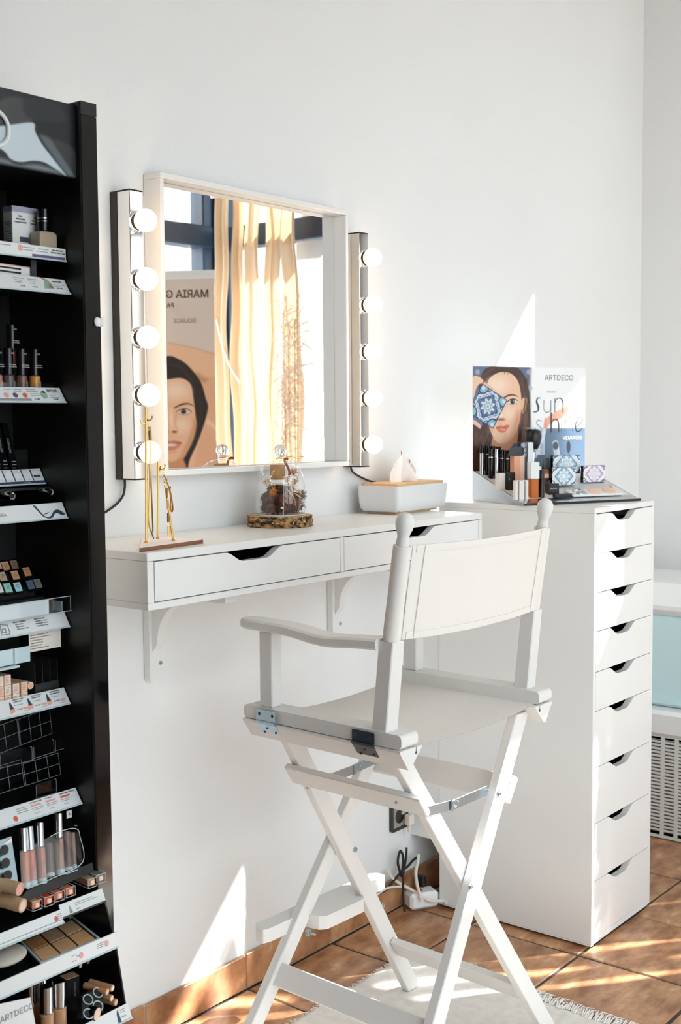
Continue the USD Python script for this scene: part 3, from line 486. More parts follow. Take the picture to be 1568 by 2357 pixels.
for i, (p, m_, R, n_) in enumerate([((-.034, -.014, .038), 'petal_orange', .007, 70), ((.022, -.012, .066), 'petal_orange', .007, 70), ((.031, -.004, .050), 'petal_orange', .006, 60), ((-.020, -.027, .026), 'petal_rust', .009, 110), ((-.010, -.031, .022), 'petal_rust', .008, 90), ((.020, -.028, .030), 'petal_plum', .009, 120), ((-.003, -.018, .056), 'petal_yellow', .006, 50), ((.030, -.016, .014), 'moss', .009, 90), ((-.028, .004, .052), 'straw', .007, 60)]):
    df.add('flower', tuft(cl(p), R*1.3, n_*2, R*1.0, R*.11, 100+i), m_, smooth=False)
for i, (p, q) in enumerate([((-.004, -.024, .052), (-.009, -.036, .030)), ((0, -.02, .055), (.001, -.036, .034)), ((.003, -.026, .042), (.014, -.038, .031)), ((0, -.026, .036), (.015, -.037, .024)), ((-.002, -.028, .034), (-.004, -.038, .012)), ((.018, -.030, .022), (.026, -.034, .008)), ((-.015, -.026, .042), (-.007, -.036, .028)), ((-.030, -.01, .05), (-.008, -.03, .046))]):
    df.add('grass_spike', tube([cl(p), (cl(p)+cl(q))/2+V(0, -.001, 0), cl(q)], [.0006, .0020, .0004], 6), 'straw')
for i, (p, r_) in enumerate([((.012, -.026, .0625), .0052), ((.0225, -.022, .056), .0055), ((-.028, -.028, .013), .0032), ((.016, -.026, .054), .003)]): df.add('white_bud', sph(cl(p), V(r_, r_, r_*.85), 2), 'petal_white')
# ---------------------------------------------------------------- tissue box
TA = np.radians(4.5); tbx = Thing('tissue_box', 'white rounded tissue box with pale wooden lid on the desk', 'tissue box', V(1.120, -.086, SZ), TA)
def rr(w, d, r, z, sc=1): return [(x*sc, y*sc, z) for x, y in list(rbox2(-w/2, w/2, -d/2, d/2, r).exterior.coords)[:-1]]
tw_, td_ = .262, .126
sh_ = hull(rr(tw_-.016, td_-.014, .012, .007)+rr(tw_-.004, td_-.004, .012, .016)+rr(tw_, td_, .012, .030)+rr(tw_+.006, td_+.006, .012, .074))
tbx.add('body', sh_, 'porcelain', world=False, smooth=50); tbx.add('foot', hull(rr(tw_-.045, td_-.035, .01, .0002)+rr(tw_-.045, td_-.035, .01, .0072)), 'pale_wood', world=False)
tbx.add('lid', place(ext(rbox2(-.123, .123, -.057, .057, .008).difference(Point(0, 0).buffer(.02)), .007), (0, 0, .0735), (1, 0, 0), (0, 1, 0)), 'pale_wood', world=False)
def tis(u, v):
    a = (u-.5)*2; b = v; w = .066*(1-b)**.42+.003; fold = .012*np.sin(u*14)*(1-b)*.8
    return np.stack([a*w+.004*b, fold+.006*np.sin(u*5+b*4)+.010*(b-.4), 0.0803+.084*b*(1-.25*np.abs(a)**2)+.004*np.sin(u*19+b*7)*b*(1-b)*2], -1)
def tis2(u, v): p = tis(u, v); return np.stack([p[..., 0]*.8+.016+.01*v, -p[..., 1]*1.3+.012, .081+(p[..., 2]-.081)*.72], -1)
tbx.add('tissue', [thick(tis, 40, 26, .0006), thick(tis2, 40, 26, .0006)], 'tissue', world=False, smooth=50)
# ---------------------------------------------------------------- rug
rug = Thing('rug', 'cream woven rug with fringed edge under the folding chair', 'rug', (.35, -.7, 0))
def rugf(u, v):
    x, y = -.04+.96*u, -1.32+1.11*v; x = x+.05*v*v*u; z = .004+.0022*meshkit.fbm(np.stack([x*60, y*60, 0*x], -1), 3)+.002*meshkit.fbm(np.stack([x*7, y*7, 0*x+5], -1), 2); e = np.minimum(np.minimum(u, 1-u)*1.2, np.minimum(v, 1-v)*1.1); return np.stack([x, y, .0008+(z-.0008)*np.clip(e/.012, 0, 1)], -1)
rug.add('pile', grid(rugf, 260, 240), 'rug', smooth=True)
g = np.random.default_rng(5); fr_ = []
for k in range(260):
    y = -1.31+1.09*k/259; x = .918+.05*((y+1.32)/1.11)**2+g.uniform(-.006, .004)
    for _ in range(2):
        l = g.uniform(.02, .048); a = g.normal(0, .5); fr_.append(tube([(x-.008, y, .006), (x+l*.5, y+a*l*.3, .008+g.uniform(0, .006)), (x+l, y+a*l*.8, .0022)], [.0022, .0016, .0006], 4))
rug.add('fringe', fr_, 'fringe', kind='stuff')
sd_ = [tube([(x, -.214+g.uniform(-.004, .002), .005), (x+g.uniform(-.01, .01), -.203+g.uniform(-.004, .004), .003)], [.0016, .0006], 4) for x in np.linspace(-.03, .95, 170)]; rug.add('edge_tufts', sd_, 'fringe', kind='stuff')
# ---------------------------------------------------------------- sockets, power strip, cables
def sock(cx, cz, label, w=.08):
    t = Thing('wall_socket', label, 'socket', (cx, 0, cz)); t.add('frame', place(ext(rbox2(-w/2, w/2, -w/2, w/2, .008).difference(rbox2(-w/2+.008, w/2-.008, -w/2+.008, w/2-.008, .006)), .010), (cx, -.0005, cz), (1, 0, 0), (0, 0, 1)), 'socket'); t.add('plate', place(ext(rbox2(-w/2+.009, w/2-.009, -w/2+.009, w/2-.009, .004).difference(Point(0, 0).buffer(.021)), .008), (cx, -.0005, cz), (1, 0, 0), (0, 0, 1)), 'socket_grey')
    t.add('well', lathe([(.0, .002), (.0195, .002), (.0205, .009)], 24, (cx, -.0005, cz), (0, -1, 0)), 'socket'); return t
sock(1.206, .262, 'grey wall socket behind the chair, lower left of the two'); sock(1.290, .345, 'grey wall socket beside the cabinet, upper right of the two')
pl = Thing('power_plug', 'pale plug with ribbed cable sleeve in the lower wall socket', 'plug', (1.232, -.02, .235)); pl.add('body', cbox(1.221, 1.245, -.034, -.011, .232, .262, .004), 'cable_white')
pl.add('sleeve', [cyl((1.233, -.022, .232-k*.006), (1.233, -.022, .2275-k*.006), .006-.0004*k, 10) for k in range(4)]+[cyl((1.233, -.022, .21), (1.233, -.022, .233), .0035, 8)], 'cable_white')
ps = Thing('power_strip', 'white power strip with red switch on the floor beside the cabinet', 'power strip', (1.247, -.06, 0))
so = V(1.235, -.062, 0); A_ = unit(V(.75, -.42, 0)); B_ = V(.42, .75, 0)
ps.add('body', [obox(so+V(0, 0, .026), [A_, unit(B_), V(0, 0, 1)], [.045, .026, .0235], .008)], 'white_gloss'); ps.add('switch', obox(so+V(0, 0, .051)-A_*.012, [A_, unit(B_), V(0, 0, 1)], [.012, .009, .004], .002), 'red_switch'); ps.add('plug', cbox(1.25, 1.265, -.06, -.03, .05, .082, .004), 'black')
wc = Thing('white_cable', 'white cable looping over the skirting by the power strip', 'cable', (1.18, -.03, 0)); wc.add('cable', tube(spline([(1.13, -.018, .128), (1.15, -.024, .10), (1.18, -.035, .075), (1.205, -.055, .055), (1.225, -.095, .03), (1.26, -.115, .022), (1.262, -.13, .02)], 8), .0045, 8), 'cable_white')
wc2 = Thing('white_cable', 'white cable arching from the power strip up along the cabinet side', 'cable', (1.24, -.05, .05)); wc2.add('cable', tube(spline([(1.20, -.09, .035), (1.205, -.07, .07), (1.225, -.05, .10), (1.25, -.04, .125), (1.262, -.035, .14)], 8), .0045, 8), 'cable_white')
wc3 = Thing('white_cable', 'thin pale cable running low along the skirting behind the chair', 'cable', (1.0, -.02, 0)); wc3.add('cable', tube(spline([(.96, -.02, .05), (1.05, -.022, .07), (1.12, -.026, .082), (1.18, -.036, .070)], 8), .0032, 8), 'cable_white')
bk = Thing('black_cable', 'black cable tied in a loop above the power strip', 'cable', (1.17, -.03, .05)); bk.add('cable', tube(spline([(1.02, -.02, .058), (1.08, -.022, .075), (1.12, -.024, .079), (1.155, -.028, .098), (1.185, -.03, .112), (1.215, -.03, .118), (1.24, -.03, .128), (1.262, -.03, .13)], 8), .0036, 8), 'cable_black')
bk.add('loop', tube(spline([(1.178, -.034, .10), (1.160, -.034, .145), (1.172, -.034, .175), (1.186, -.034, .150), (1.178, -.034, .10)], 8), .0036, 8), 'cable_black'); bk.add('tail', [tube(spline([(1.180, -.036, .10), (1.196, -.036, .145), (1.200, -.036, .178)], 8), .0034, 8), tube(spline([(1.180, -.038, .10), (1.174, -.042, .05), (1.170, -.05, .004)], 8), .0034, 8)], 'cable_black')
# ---------------------------------------------------------------- counter display on the cabinet (local frame: x along its front, y to the back, z up)
KO, KA = V(1.359, -.154, 1.1572), np.arctan2(-.436, .9)
KX, KY = V(np.cos(KA), np.sin(KA), 0), V(-np.sin(KA), np.cos(KA), 0)
def kl(q): d = np.asarray(q)-KO; return V(d@KX, d@KY, d[2])
def ky(px, py, y): return kl(on(px, py, KO+KY*y, KY))
tr = Thing('counter_display', 'angled silver cosmetics tray with tall printed backboard on the drawer cabinet', 'display', KO, KA)
WD, DD = .385, .253
sz = lambda y: .0845+(.0845-.008)*(y/ (DD-.012)) if y > -DD+.012 else .008       # height of the sloping top
for x in (0, WD-.003): tr.add('side', place(ext(Polygon([(-.002, 0), (-.002, .084), (-DD+.012, .0072), (-DD, .0068), (-DD, 0)]), .003), (x, 0, .0002), (0, 1, 0), (0, 0, 1)), 'silver', world=False)
tr.add('slope', hull([(0.003, -.004, .0825), (WD-.003, -.004, .0825), (.003, -DD+.012, .0068), (WD-.003, -DD+.012, .0068), (0.003, -.004, .0805), (WD-.003, -.004, .0805), (.003, -DD+.012, .005), (WD-.003, -DD+.012, .005)]), 'rail_warm', world=False)
tr.add('front_strip', hull([(0, -DD+.034, .0146), (WD, -DD+.034, .0146), (0, -DD-.001, .0052), (WD, -DD-.001, .0052), (0, -DD+.034, .0130), (WD, -DD+.034, .0130), (0, -DD-.001, .0040), (WD, -DD-.001, .0040)]), 'silver', world=False)
tr.add('front_edge', cbox(-.001, WD+.001, -DD-.003, -DD-.0008, .0003, .0062, .0004), 'black', world=False)
for x in (.066, .096): tr.add('divider_mark', bar((x, -DD+.030, .0142), (x+.011, -DD+.004, .0066), .0022, .0006, (1, 0, 0), 0), 'black', world=False)
tr.add('price_mark', bar((.034, -DD+.018, .0108), (.058, -DD+.018, .0108), .0045, .0006, (0, 1, .25), 0), 'ink_orange', world=False)
# backboard print, drawn in the pixels of a close view of the card (195..1505 by 40..1330)
pc = Paint(1310, 1310, 330, 330, (250, 250, 249))
def S(pts): return [(x-195, y-40) for x, y in pts]
def lx(*p): return S(p)
pc.poly(lx((195, 40), (858, 40), (858, 1350), (195, 1350)), (96, 112, 140), 2, False)
for cx_, cy_ in ((245, 95), (830, 90), (845, 250), (840, 420), (845, 640), (225, 800), (215, 900)): pc.ell(cx_-195, cy_-40, 26, 26, (150, 170, 196), .5); pc.ell(cx_-195, cy_-40, 9, 9, (216, 140, 80), .6)
pc.line(lx((858, 40), (850, 300), (858, 700)), 26, (206, 198, 188), .8)
HAIR, HAIR2, SK, SKS, SKL = (70, 44, 34), (112, 72, 50), (240, 196, 164), (206, 146, 108), (252, 226, 204)
pc.poly(lx((280, 150), (340, 60), (480, 30), (660, 35), (770, 110), (830, 260), (850, 480), (850, 700), (840, 900), (800, 960), (700, 800), (600, 700), (420, 760), (380, 900), (330, 1100), (280, 1190), (200, 1200), (190, 620), (300, 620), (260, 300)), HAIR, 10)
for a, b_ in (((750, 150), (800, 640)), ((300, 140), (420, 60)), ((230, 700), (260, 1150)), ((820, 480), (810, 860)), ((290, 720), (330, 1040))): pc.line(lx(a, b_), 26, HAIR2, .55, 24)
pc.poly(lx((430, 720), (410, 860), (380, 930), (560, 960), (660, 900), (700, 800), (690, 640)), SKS, 12)
pc.poly(lx((200, 1200), (330, 1190), (400, 960), (540, 960), (640, 960), (740, 860), (810, 1000), (830, 1350), (195, 1350)), SK, 10)
pc.poly(lx((390, 840), (440, 860), (520, 1000), (660, 800), (720, 860), (730, 980), (640, 1150), (420, 1100), (380, 920)), (92, 108, 132), 8); pc.poly(lx((436, 880), (520, 1010), (640, 880), (600, 1060), (470, 1060)), (232, 186, 152), 8)
pc.poly(lx((355, 210), (400, 140), (500, 95), (620, 105), (705, 180), (740, 300), (745, 430), (730, 560), (690, 680), (620, 760), (530, 800), (450, 770), (400, 690), (360, 560), (340, 380)), SK, 8)
pc.poly(lx((740, 380), (790, 340), (815, 370), (800, 460), (755, 505)), (236, 184, 148), 6); pc.line(lx((780, 370), (790, 410), (770, 460)), 8, SKS, .6)
pc.poly(lx((690, 480), (735, 540), (690, 680), (610, 770), (520, 800), (620, 720), (670, 600)), SKS, 60, True, .7); pc.ell(460-195, 220-40, 120, 70, SKL, 1.2, 0, .8); pc.ell(600-195, 500-40, 70, 60, SKL, 1.4, 0, .7)
pc.line(lx((500, 600), (560, 720), (500, 790)), 20, SKS, .25, 40)
pc.line(lx((540, 350), (590, 325), (650, 318), (710, 335)), [14, 18, 14, 6], (92, 62, 46)); pc.poly(lx((590, 390), (630, 366), (670, 365), (700, 385), (660, 405), (620, 405)), (238, 226, 216), 4); pc.ell(642-195, 386-40, 26, 22, (84, 58, 42), .25); pc.ell(642-195, 385-40, 12, 12, (20, 14, 12), .3); pc.ell(650-195, 379-40, 5, 5, (240, 230, 224), .4); pc.line(lx((580, 388), (620, 364), (665, 360), (705, 376)), [8, 12, 12, 6], (30, 22, 22)); pc.line(lx((600, 404), (640, 412), (690, 398)), 5, (110, 80, 62), .8)
pc.line(lx((490, 400), (480, 480), (470, 545)), 14, SKS, .5, 14); pc.ell(515-195, 560-40, 42, 14, (176, 110, 80), .9); pc.ell(510-195, 520-40, 22, 22, SKL, .9)
pc.poly(lx((455, 635), (510, 618), (535, 625), (570, 615), (608, 622), (560, 680), (510, 690), (470, 665)), (226, 122, 92), 5); pc.line(lx((455, 636), (530, 642), (608, 624)), 5, (150, 70, 56), .8); pc.ell(535-195, 662-40, 30, 8, (244, 168, 140), .8)
pc.poly(lx((195, 150), (270, 145), (340, 200), (420, 250), (470, 290), (430, 290), (300, 210), (240, 240), (210, 330), (195, 340)), SK, 7); pc.line(lx((300, 170), (360, 220), (420, 262)), 6, SKS, .6); pc.poly(lx((195, 560), (240, 580), (285, 620), (275, 650), (230, 620), (195, 600)), SK, 7)
def motif(P, cx, cy, R, rot, edge=True, warm=(224, 150, 90), dk=(44, 56, 88), md=(104, 134, 176), lt=(214, 222, 230), sky_=(132, 184, 206), mid=(92, 116, 152)):
    x, y = P.X-cx, P.Y-cy; x, y = x*np.cos(rot)+y*np.sin(rot), -x*np.sin(rot)+y*np.cos(rot); sq = np.maximum(abs(x), abs(y)); ins = np.clip((R-sq)/(R*.03)+.5, 0, 1); r, t = np.hypot(x, y)/R, np.arctan2(y, x); dm = (abs(x)+abs(y))/R; s_ = lambda v, w=.03: np.clip(.5-v/w, 0, 1)
    P.mix(ins, md); wv = .08*np.sin(8*t*2)
    for m, c in ((s_(dm-1.28+.05*np.sin(16*r)), lt), (s_(abs(dm-1.22+.06*np.sin(t*12))-.05), dk), (s_(dm-1.02), md), (s_(abs(dm-.92+.05*np.cos(t*20))-.045), lt), (s_(dm-.74), mid), (s_(abs(dm-.74)-.03), dk), (s_(r-.42-.10*np.cos(8*t)), lt), (s_(r-.27-.06*np.cos(8*t+.4)), sky_), (s_(r-.17), lt), (s_(r-.085), warm)): P.mix(m*ins, c)
    for a in range(4):
        a = a*PI/2+PI/4; q = np.hypot(x-np.cos(a)*R*1.16, y-np.sin(a)*R*1.16)/R; P.mix(s_(q-.30)*ins, sky_); P.mix(s_(abs(q-.34)-.03)*ins, dk); P.mix(s_(q-.13)*ins, lt)
    if edge: P.mix(ins*np.clip(.5-(R*.955-sq)/(R*.03), 0, 1), dk)
gh = np.random.default_rng(3)
for k in range(26):
    x0_, x1_ = (gh.uniform(760, 845), gh.uniform(720, 850)) if k % 2 else (gh.uniform(205, 330), gh.uniform(205, 330)); y0_ = gh.uniform(120, 420) if k % 2 else gh.uniform(640, 760); pc.line(lx((x0_ if k % 2 else x0_+60, y0_), ((x0_+x1_)/2+gh.uniform(-20, 20), y0_+200), (x1_, y0_+gh.uniform(320, 460))), gh.uniform(4, 12), [HAIR2, (48, 30, 24), (146, 98, 66)][k % 3], .55, 8)
for k in range(12): a_ = gh.uniform(.2, 2.9); pc.line(lx((530-250*np.cos(a_)*.8, 210-150*np.sin(a_)), (530-290*np.cos(a_)*.9, 260-180*np.sin(a_)+30)), 7, [HAIR2, (48, 30, 24)][k % 2], .5, 8)
pc.ell(690-195, 560-40, 40, 70, (222, 140, 108), 1.6, .5, .45); pc.ell(400-195, 620-40, 30, 60, (222, 150, 116), 1.6, .3, .4); pc.line(lx((520, 420), (505, 500), (492, 545)), 10, SKL, .5, 10)
motif(pc, 362-195, 430-40, 162, .52)
# right half: white field, blue-grey panel, lettering strokes
pc.poly(lx((862, 655), (1520, 655), (1520, 1360), (862, 1360)), (104, 128, 154), 2, False); pc.poly(lx((862, 900), (1010, 960), (1050, 1100), (1060, 1350), (862, 1350)), (176, 192, 206), 60, True, .5)
pc.poly(lx((1040, 560), (1110, 510), (1280, 430), (1310, 480), (1200, 560), (1090, 600), (1030, 680), (1015, 660)), (248, 178, 152), 5); pc.line(lx((1020, 670), (985, 780)), 46, (206, 210, 214)); pc.line(lx((1030, 560), (1015, 680)), 24, (238, 150, 124), .8)
IK = (44, 46, 50)
pc.line(lx((970, 350), (935, 350), (925, 390), (945, 440), (935, 480), (885, 488)), [7, 12, 20, 22, 12, 6], IK, 1, 3)
pc.line(lx((1010, 372), (1010, 460), (1040, 492), (1085, 470), (1092, 372)), 6.5, (84, 86, 92), .9, 3); pc.line(lx((1093, 372), (1093, 490)), 6.5, (84, 86, 92), .9, 3)
pc.line(lx((1140, 350), (1140, 490)), 8, IK, 1, 3); pc.line(lx((1140, 400), (1165, 356), (1210, 352), (1236, 390), (1238, 490)), [6, 8, 11, 13], IK, 1, 3)
pc.line(lx((985, 580), (940, 570), (925, 600), (960, 635), (990, 670), (960, 695), (915, 690)), 6.5, (90, 92, 98), .9, 3)
pc.line(lx((1096, 500), (1096, 690)), 15, IK, 1, 3); pc.line(lx((1096, 620), (1120, 570), (1165, 565), (1186, 610), (1187, 690)), [8, 9, 13, 15], IK, 1, 3)
pc.line(lx((1222, 560), (1222, 690)), 6.5, (84, 86, 92), .9, 3); pc.line(lx((1262, 560), (1262, 690)), 6.5, (84, 86, 92), .9, 3); pc.line(lx((1262, 610), (1285, 565), (1330, 560), (1352, 600), (1354, 690)), 6.5, (84, 86, 92), .9, 3)
pc.line(lx((1400, 640), (1470, 590), (1468, 550), (1430, 545), (1400, 590), (1392, 650), (1410, 688), (1450, 680), (1472, 650)), [7, 9, 7, 7, 12, 17, 11, 6], IK, 1, 3)
pc.line(lx((1300, 800), (1320, 1040)), 8, (70, 82, 96)); pc.ell(1308-195, 845-40, 24, 60, (48, 56, 66), .4); pc.line(lx((1150, 810), (1190, 1050)), 74, (196, 206, 214), 1, 4, False); pc.ell(1152-195, 830-40, 34, 40, (74, 82, 92), .4); motif(pc, 1186-195, 990-40, 40, .2, False)
mesh_, col_ = pc.mesh((.0, -.0016, .0005), (1, 0, 0), (0, 0, 1), WD, .3745)
bb = tr.add('backboard', cbox(0, WD, -.001, .001, .0003, .3752, 0), 'paper', world=False); tr.add('printed_card', mesh_, 'print', parent=bb, world=False, col=col_)
tl = lambda t, h, u, v, m, **k: tr.add('lettering', text(t, h, (u/1310*WD, -.0018, .3745*(1-v/1310)), (1, 0, 0), (0, 0, 1), **k), m, parent=bb, world=False)
tl('ARTDECO', .0155, 1015-195, 168-40, 'ink_grey'); tl('COLLECT', .0055, 1040-195, 292-40, 'ink_grey'); tl('MEMORIES', .0095, 1232-195, 765-40, 'ink_white', bold=True)
# ---------------------------------------------------------------- the products on it
def KT(name, label, cat_, x, y, dz=0, rz=0, group=None): z = sz(y)+dz; return Thing(name, label, cat_, KO+KX*x+KY*y+V(0, 0, z), KA+rz, group)
def slim(t, r, h, body, cap, capz, n=14, ring='silver'):
    t.add('body', cyl((0, 0, .0), (0, 0, capz), r, n), body, world=False); t.add('cap', cyl((0, 0, capz+.0015), (0, 0, h), r, n), cap, world=False); t.add('ring', cyl((0, 0, capz-.0004), (0, 0, capz+.002), r*1.04, n), ring, world=False)
rows_t = [(-.030, .004), (-.030, .020), (-.030, .036), (-.034, .052), (-.048, .008), (-.048, .024), (-.048, .041), (-.052, .060), (-.066, .016), (-.066, .034)]
ordn = ['first', 'second', 'third', 'fourth', 'fifth', 'sixth', 'seventh', 'eighth', 'ninth', 'tenth']
ks = [(.012, -.03), (.027, -.035), (.042, -.04), (.057, -.045), (.022, -.060), (.037, -.065), (.052, -.070), (.067, -.075)]
for i, (x, y) in enumerate(ks):
    t = KT('mascara_tube', f'tall glossy mascara tube in the {"back" if i < 4 else "front"} row at the tray\'s left, {ordn[i % 4]} from left', 'mascara', x, y, -.002, 0, 'tall mascara tubes on the counter tray'); mt = ('silver', 'black_gloss', 'black_gloss', 'black_gloss')[i % 4] if i < 4 else ('silver', 'black_gloss', 'black_gloss', 'black_gloss')[(i+3) % 4]
    slim(t, .0068, .083+.0*i, mt, mt if i % 3 else 'black_gloss', .058)
def carton(t, w, d, h, m, mt=None): t.add('box', cbox(-w/2, w/2, -d/2, d/2, 0, h, .0006), m, world=False)
t = KT('black_carton', 'black upright carton in front of the mascara tubes on the tray', 'box', .028, -.142, -.0055); carton(t, .026, .02, .05, 'black_satin'); t.add('lettering', text('A', .004, (-.008, -.0102, .03), (1, 0, 0), (0, 0, 1)), 'ink_white', world=False)
t = KT('grey_carton', 'small grey carton left of the black upright carton on the tray', 'box', .004, -.135, -.006); carton(t, .02, .02, .046, 'rail_warm')
t = KT('lip_tube', 'short silver tube standing under the mascara row on the tray', 'lip colour', .012, -.105, -.004); slim(t, .004, .026, 'silver', 'silver', .016)
for i, (x, y, l) in enumerate([(-.002, -.212, 'left of two ribbed ivory tubes at the tray\'s front'), (.028, -.212, 'right of two ribbed ivory tubes at the tray\'s front')]):
    t = KT('ivory_tube', l, 'tube', max(x, .008), y, -.004, 0, 'ribbed ivory tubes'); t.add('body', [cyl((a, 0, 0), (a, 0, .052), .0068, 14) for a in (-.0062, .0062)], 'rail_warm', world=False); t.add('rib', cbox(-.0015, .0015, -.0075, .0075, 0, .05, .0005), 'silver', world=False)
t = KT('lip_gloss', 'amber lip gloss with pale square cap at the tray\'s front', 'lip gloss', .063, -.205, -.003); t.add('body', cbox(-.012, .012, -.009, .009, 0, .05, .0015), 'amber' if 'amber' in MATS else mat('amber', (196, 108, 48), .15) and 'amber', world=False); t.add('cap', cbox(-.0135, .0135, -.010, .010, .0515, .096, .0012), 'rail_white', world=False)
t = KT('black_lip_tube', 'slim matt black tube right of the amber lip gloss', 'tube', .089, -.205, -.004); slim(t, .0085, .075, 'black_satin', 'black_satin', .05, ring='black')
mat('peach', (238, 172, 140), .4); mat('peach_light', (246, 200, 172), .4)
t = KT('peach_tester', 'peach coloured tall box under the black brush on the tray', 'box', .082, -.10, .0035); t.add('box', cbox(-.017, .002, -.010, .010, 0, .0695, .0008), 'peach', world=False); t.add('box_side', cbox(.002, .018, -.010, .010, 0, .0695, .0008), 'peach_light', world=False)
t = KT('black_brush', 'flat black bristle brush lying above the peach box', 'brush', .075, -.10, .0738); t.add('bristles', hull([(-.022, -.005, .0), (-.022, .005, 0), (.020, -.008, 0), (.020, .008, 0), (-.018, 0, .02), (.02, -.006, .026), (.02, .006, .026)]), 'black_satin', world=False); t.add('ferrule', cbox(.0202, .026, -.006, .006, .003, .022, .001), 'black', world=False)
t = KT('tile_carton', 'narrow carton with blue tile pattern between the brush boxes', 'box', .110, -.082, -.004); P_ = Paint(40, 160, 40, 120, (36, 44, 78))
for yy in (30, 80, 130): motif(P_, 20, yy, 24, PI/4, False, dk=(30, 36, 70), md=(40, 50, 92))
t.add('box', cbox(-.009, .009, -.008, .008, 0, .108, .0005), 'ink_navy', world=False); m_, c_ = P_.mesh((-.009, -.0083, .066), (1, 0, 0), (0, 0, 1), .018, .042); t.add('printed_front', m_, 'print', world=False, col=c_)
t = KT('white_carton', 'tall white carton beside the tile-patterned narrow carton', 'box', .133, -.082, -.004); carton(t, .018, .018, .108, 'rail_white')
t = KT('white_lip_gloss', 'pale nude tube with white cap behind the black lip tube', 'lip gloss', .108, -.165, -.004); slim(t, .0075, .07, 'peach_light', 'rail_white', .03)
t = KT('nude_swatch_stack', 'small stack of tan swatch boxes behind the front tile palette', 'box', .150, -.13, -.004); [t.add('swatch', cbox(-.012, .012, -.008, .008, a*.0125, a*.0125+.0118, .0006), m, world=False) for a, m in ((0, 'black_satin'), (1, 'black_satin'), (2, 'peach'), (3, 'walnut'))]
t = KT('black_carton', 'black low carton with small print left of the front tile palette', 'box', .138, -.185, -.004); carton(t, .034, .02, .030, 'black_satin'); t.add('lettering', text('MASCARA', .0035, (-.014, -.0102, .015), (1, 0, 0), (0, 0, 1)), 'ink_white', world=False)
t = KT('black_tube', 'black tube lying at the tray\'s front right of the cartons', 'tube', .155, -.218, -.001); t.add('body', tube([(-.034, 0, .006), (.02, .004, .006)], .0055, 12), 'black_satin', world=False); t.add('cap', tube([(.021, .004, .006), (.034, .005, .006)], .0045, 12), 'black', world=False)
# brush in a clear box
t = KT('brush_box', 'clear acrylic box holding a thick black powder brush', 'brush box', .170, -.05, .0045)
w_ = .062; t.add('case', [cbox(-w_/2, w_/2, .010, .012, 0, .128, 0), cbox(-w_/2, w_/2, -.012, -.010, 0, .128, 0), cbox(-w_/2, -w_/2+.002, -.010, .010, 0, .128, 0), cbox(w_/2-.002, w_/2, -.010, .010, 0, .128, 0)], 'acrylic', world=False)
t.add('edge', [cbox(-w_/2, w_/2, -.0125, .0125, .1275, .1295, 0), cbox(-.001, .001, -.0135, -.0122, .05, .128, 0)], 'clear_edge', world=False)
t.add('bristles', lathe([(0, .062), (.010, .062), (.019, .082), (.0235, .103), (.022, .118), (.012, .1255), (0, .1265)], 20), 'black_satin', world=False, smooth=60); t.add('handle', cyl((0, 0, .004), (0, 0, .061), .006, 12), 'silver', world=False)
def palette(name, label, x0, x1, z0, z1, y, warm, alt=False):
    t = Thing(name, label, 'palette', KO+KX*((x0+x1)/2)+KY*y+V(0, 0, z0), KA, 'tile-patterned palettes'); w, h = x1-x0, z1-z0; P = Paint(100, 100*h/w, 90, 76, (222, 230, 236)); lt = (232, 236, 240)
    kw = dict(md=(226, 218, 234), dk=(96, 84, 136), lt=(246, 232, 226), sky_=(190, 206, 230), mid=(206, 196, 222)) if alt else dict(md=(206, 222, 232), dk=(62, 76, 108), lt=lt, sky_=(170, 208, 224), mid=(160, 188, 208)); motif(P, 50, 50*h/w, 52, PI/4*0, False, warm, **kw)
    t.add('case', cbox(-w/2, w/2, .0, .012, 0, h, .001), 'black_gloss', world=False); m_, c_ = P.mesh((-w/2+.0008, -.0003, .0008), (1, 0, 0), (0, 0, 1), w-.0016, h-.0016); t.add('printed_lid', m_, 'tile_print', world=False, col=c_)
    zs = max(0, sz(y+.028)-z0+.001); t.add('stand', hull([(-w/2+.01, .0125, zs), (w/2-.01, .0125, zs), (-w/2+.01, .0125, h*.7), (w/2-.01, .0125, h*.7), (-w/2+.01, .028, zs), (w/2-.01, .028, zs)]), 'black_satin', world=False)
palette('tile_palette', 'blue tile-patterned palette standing behind the front one', .201, .296, .072, .125, -.10, (196, 210, 220)); palette('tile_palette', 'blue tile-patterned palette with round flower, front left of three', .163, .243, .042, .094, -.15, (240, 240, 240)); palette('tile_palette', 'pink and lilac tile-patterned palette, right of three', .287, .365, .047, .095, -.125, (240, 190, 150), True)
t = KT('black_brush', 'black brush head lying left of the rear tile palette', 'brush', .188, -.085, -.002, .1); t.add('bristles', hull([(-.012, -.008, .0), (-.012, .008, 0), (.010, -.008, 0), (.010, .008, 0), (-.010, 0, .058), (.008, -.006, .062), (.008, .006, .062)]), 'black_satin', world=False)
t = KT('open_compact', 'open clear compact with pale powder domes at the tray\'s right front', 'compact', .265, -.205, .0005); sl = unit(V(0, .241, .0765)); sn = V(0, -sl[2], sl[1])
t.add('base', obox(V(0, 0, .004), [V(1, 0, 0), sl, sn], [.085, .022, .003], .002), 'white_gloss', world=False)
for a, m in ((-.05, 'silver'), (0, 'peach_light'), (.05, 'peach_light')): t.add('powder', lathe([(0, .0062), (.012, .0055), (.019, .003), (.021, 0)], 28, V(a, 0, .0066), sn), m, world=False)
t.add('lid', obox(V(0, .026, .016), [V(1, 0, 0), unit(V(0, .5, .86)), unit(V(0, -.86, .5))], [.085, .012, .0015], .001), 'acrylic', world=False); t.add('hinge_pin', cyl((.078, .024, .014), (.078, .034, .022), .003, 8), 'silver', world=False)
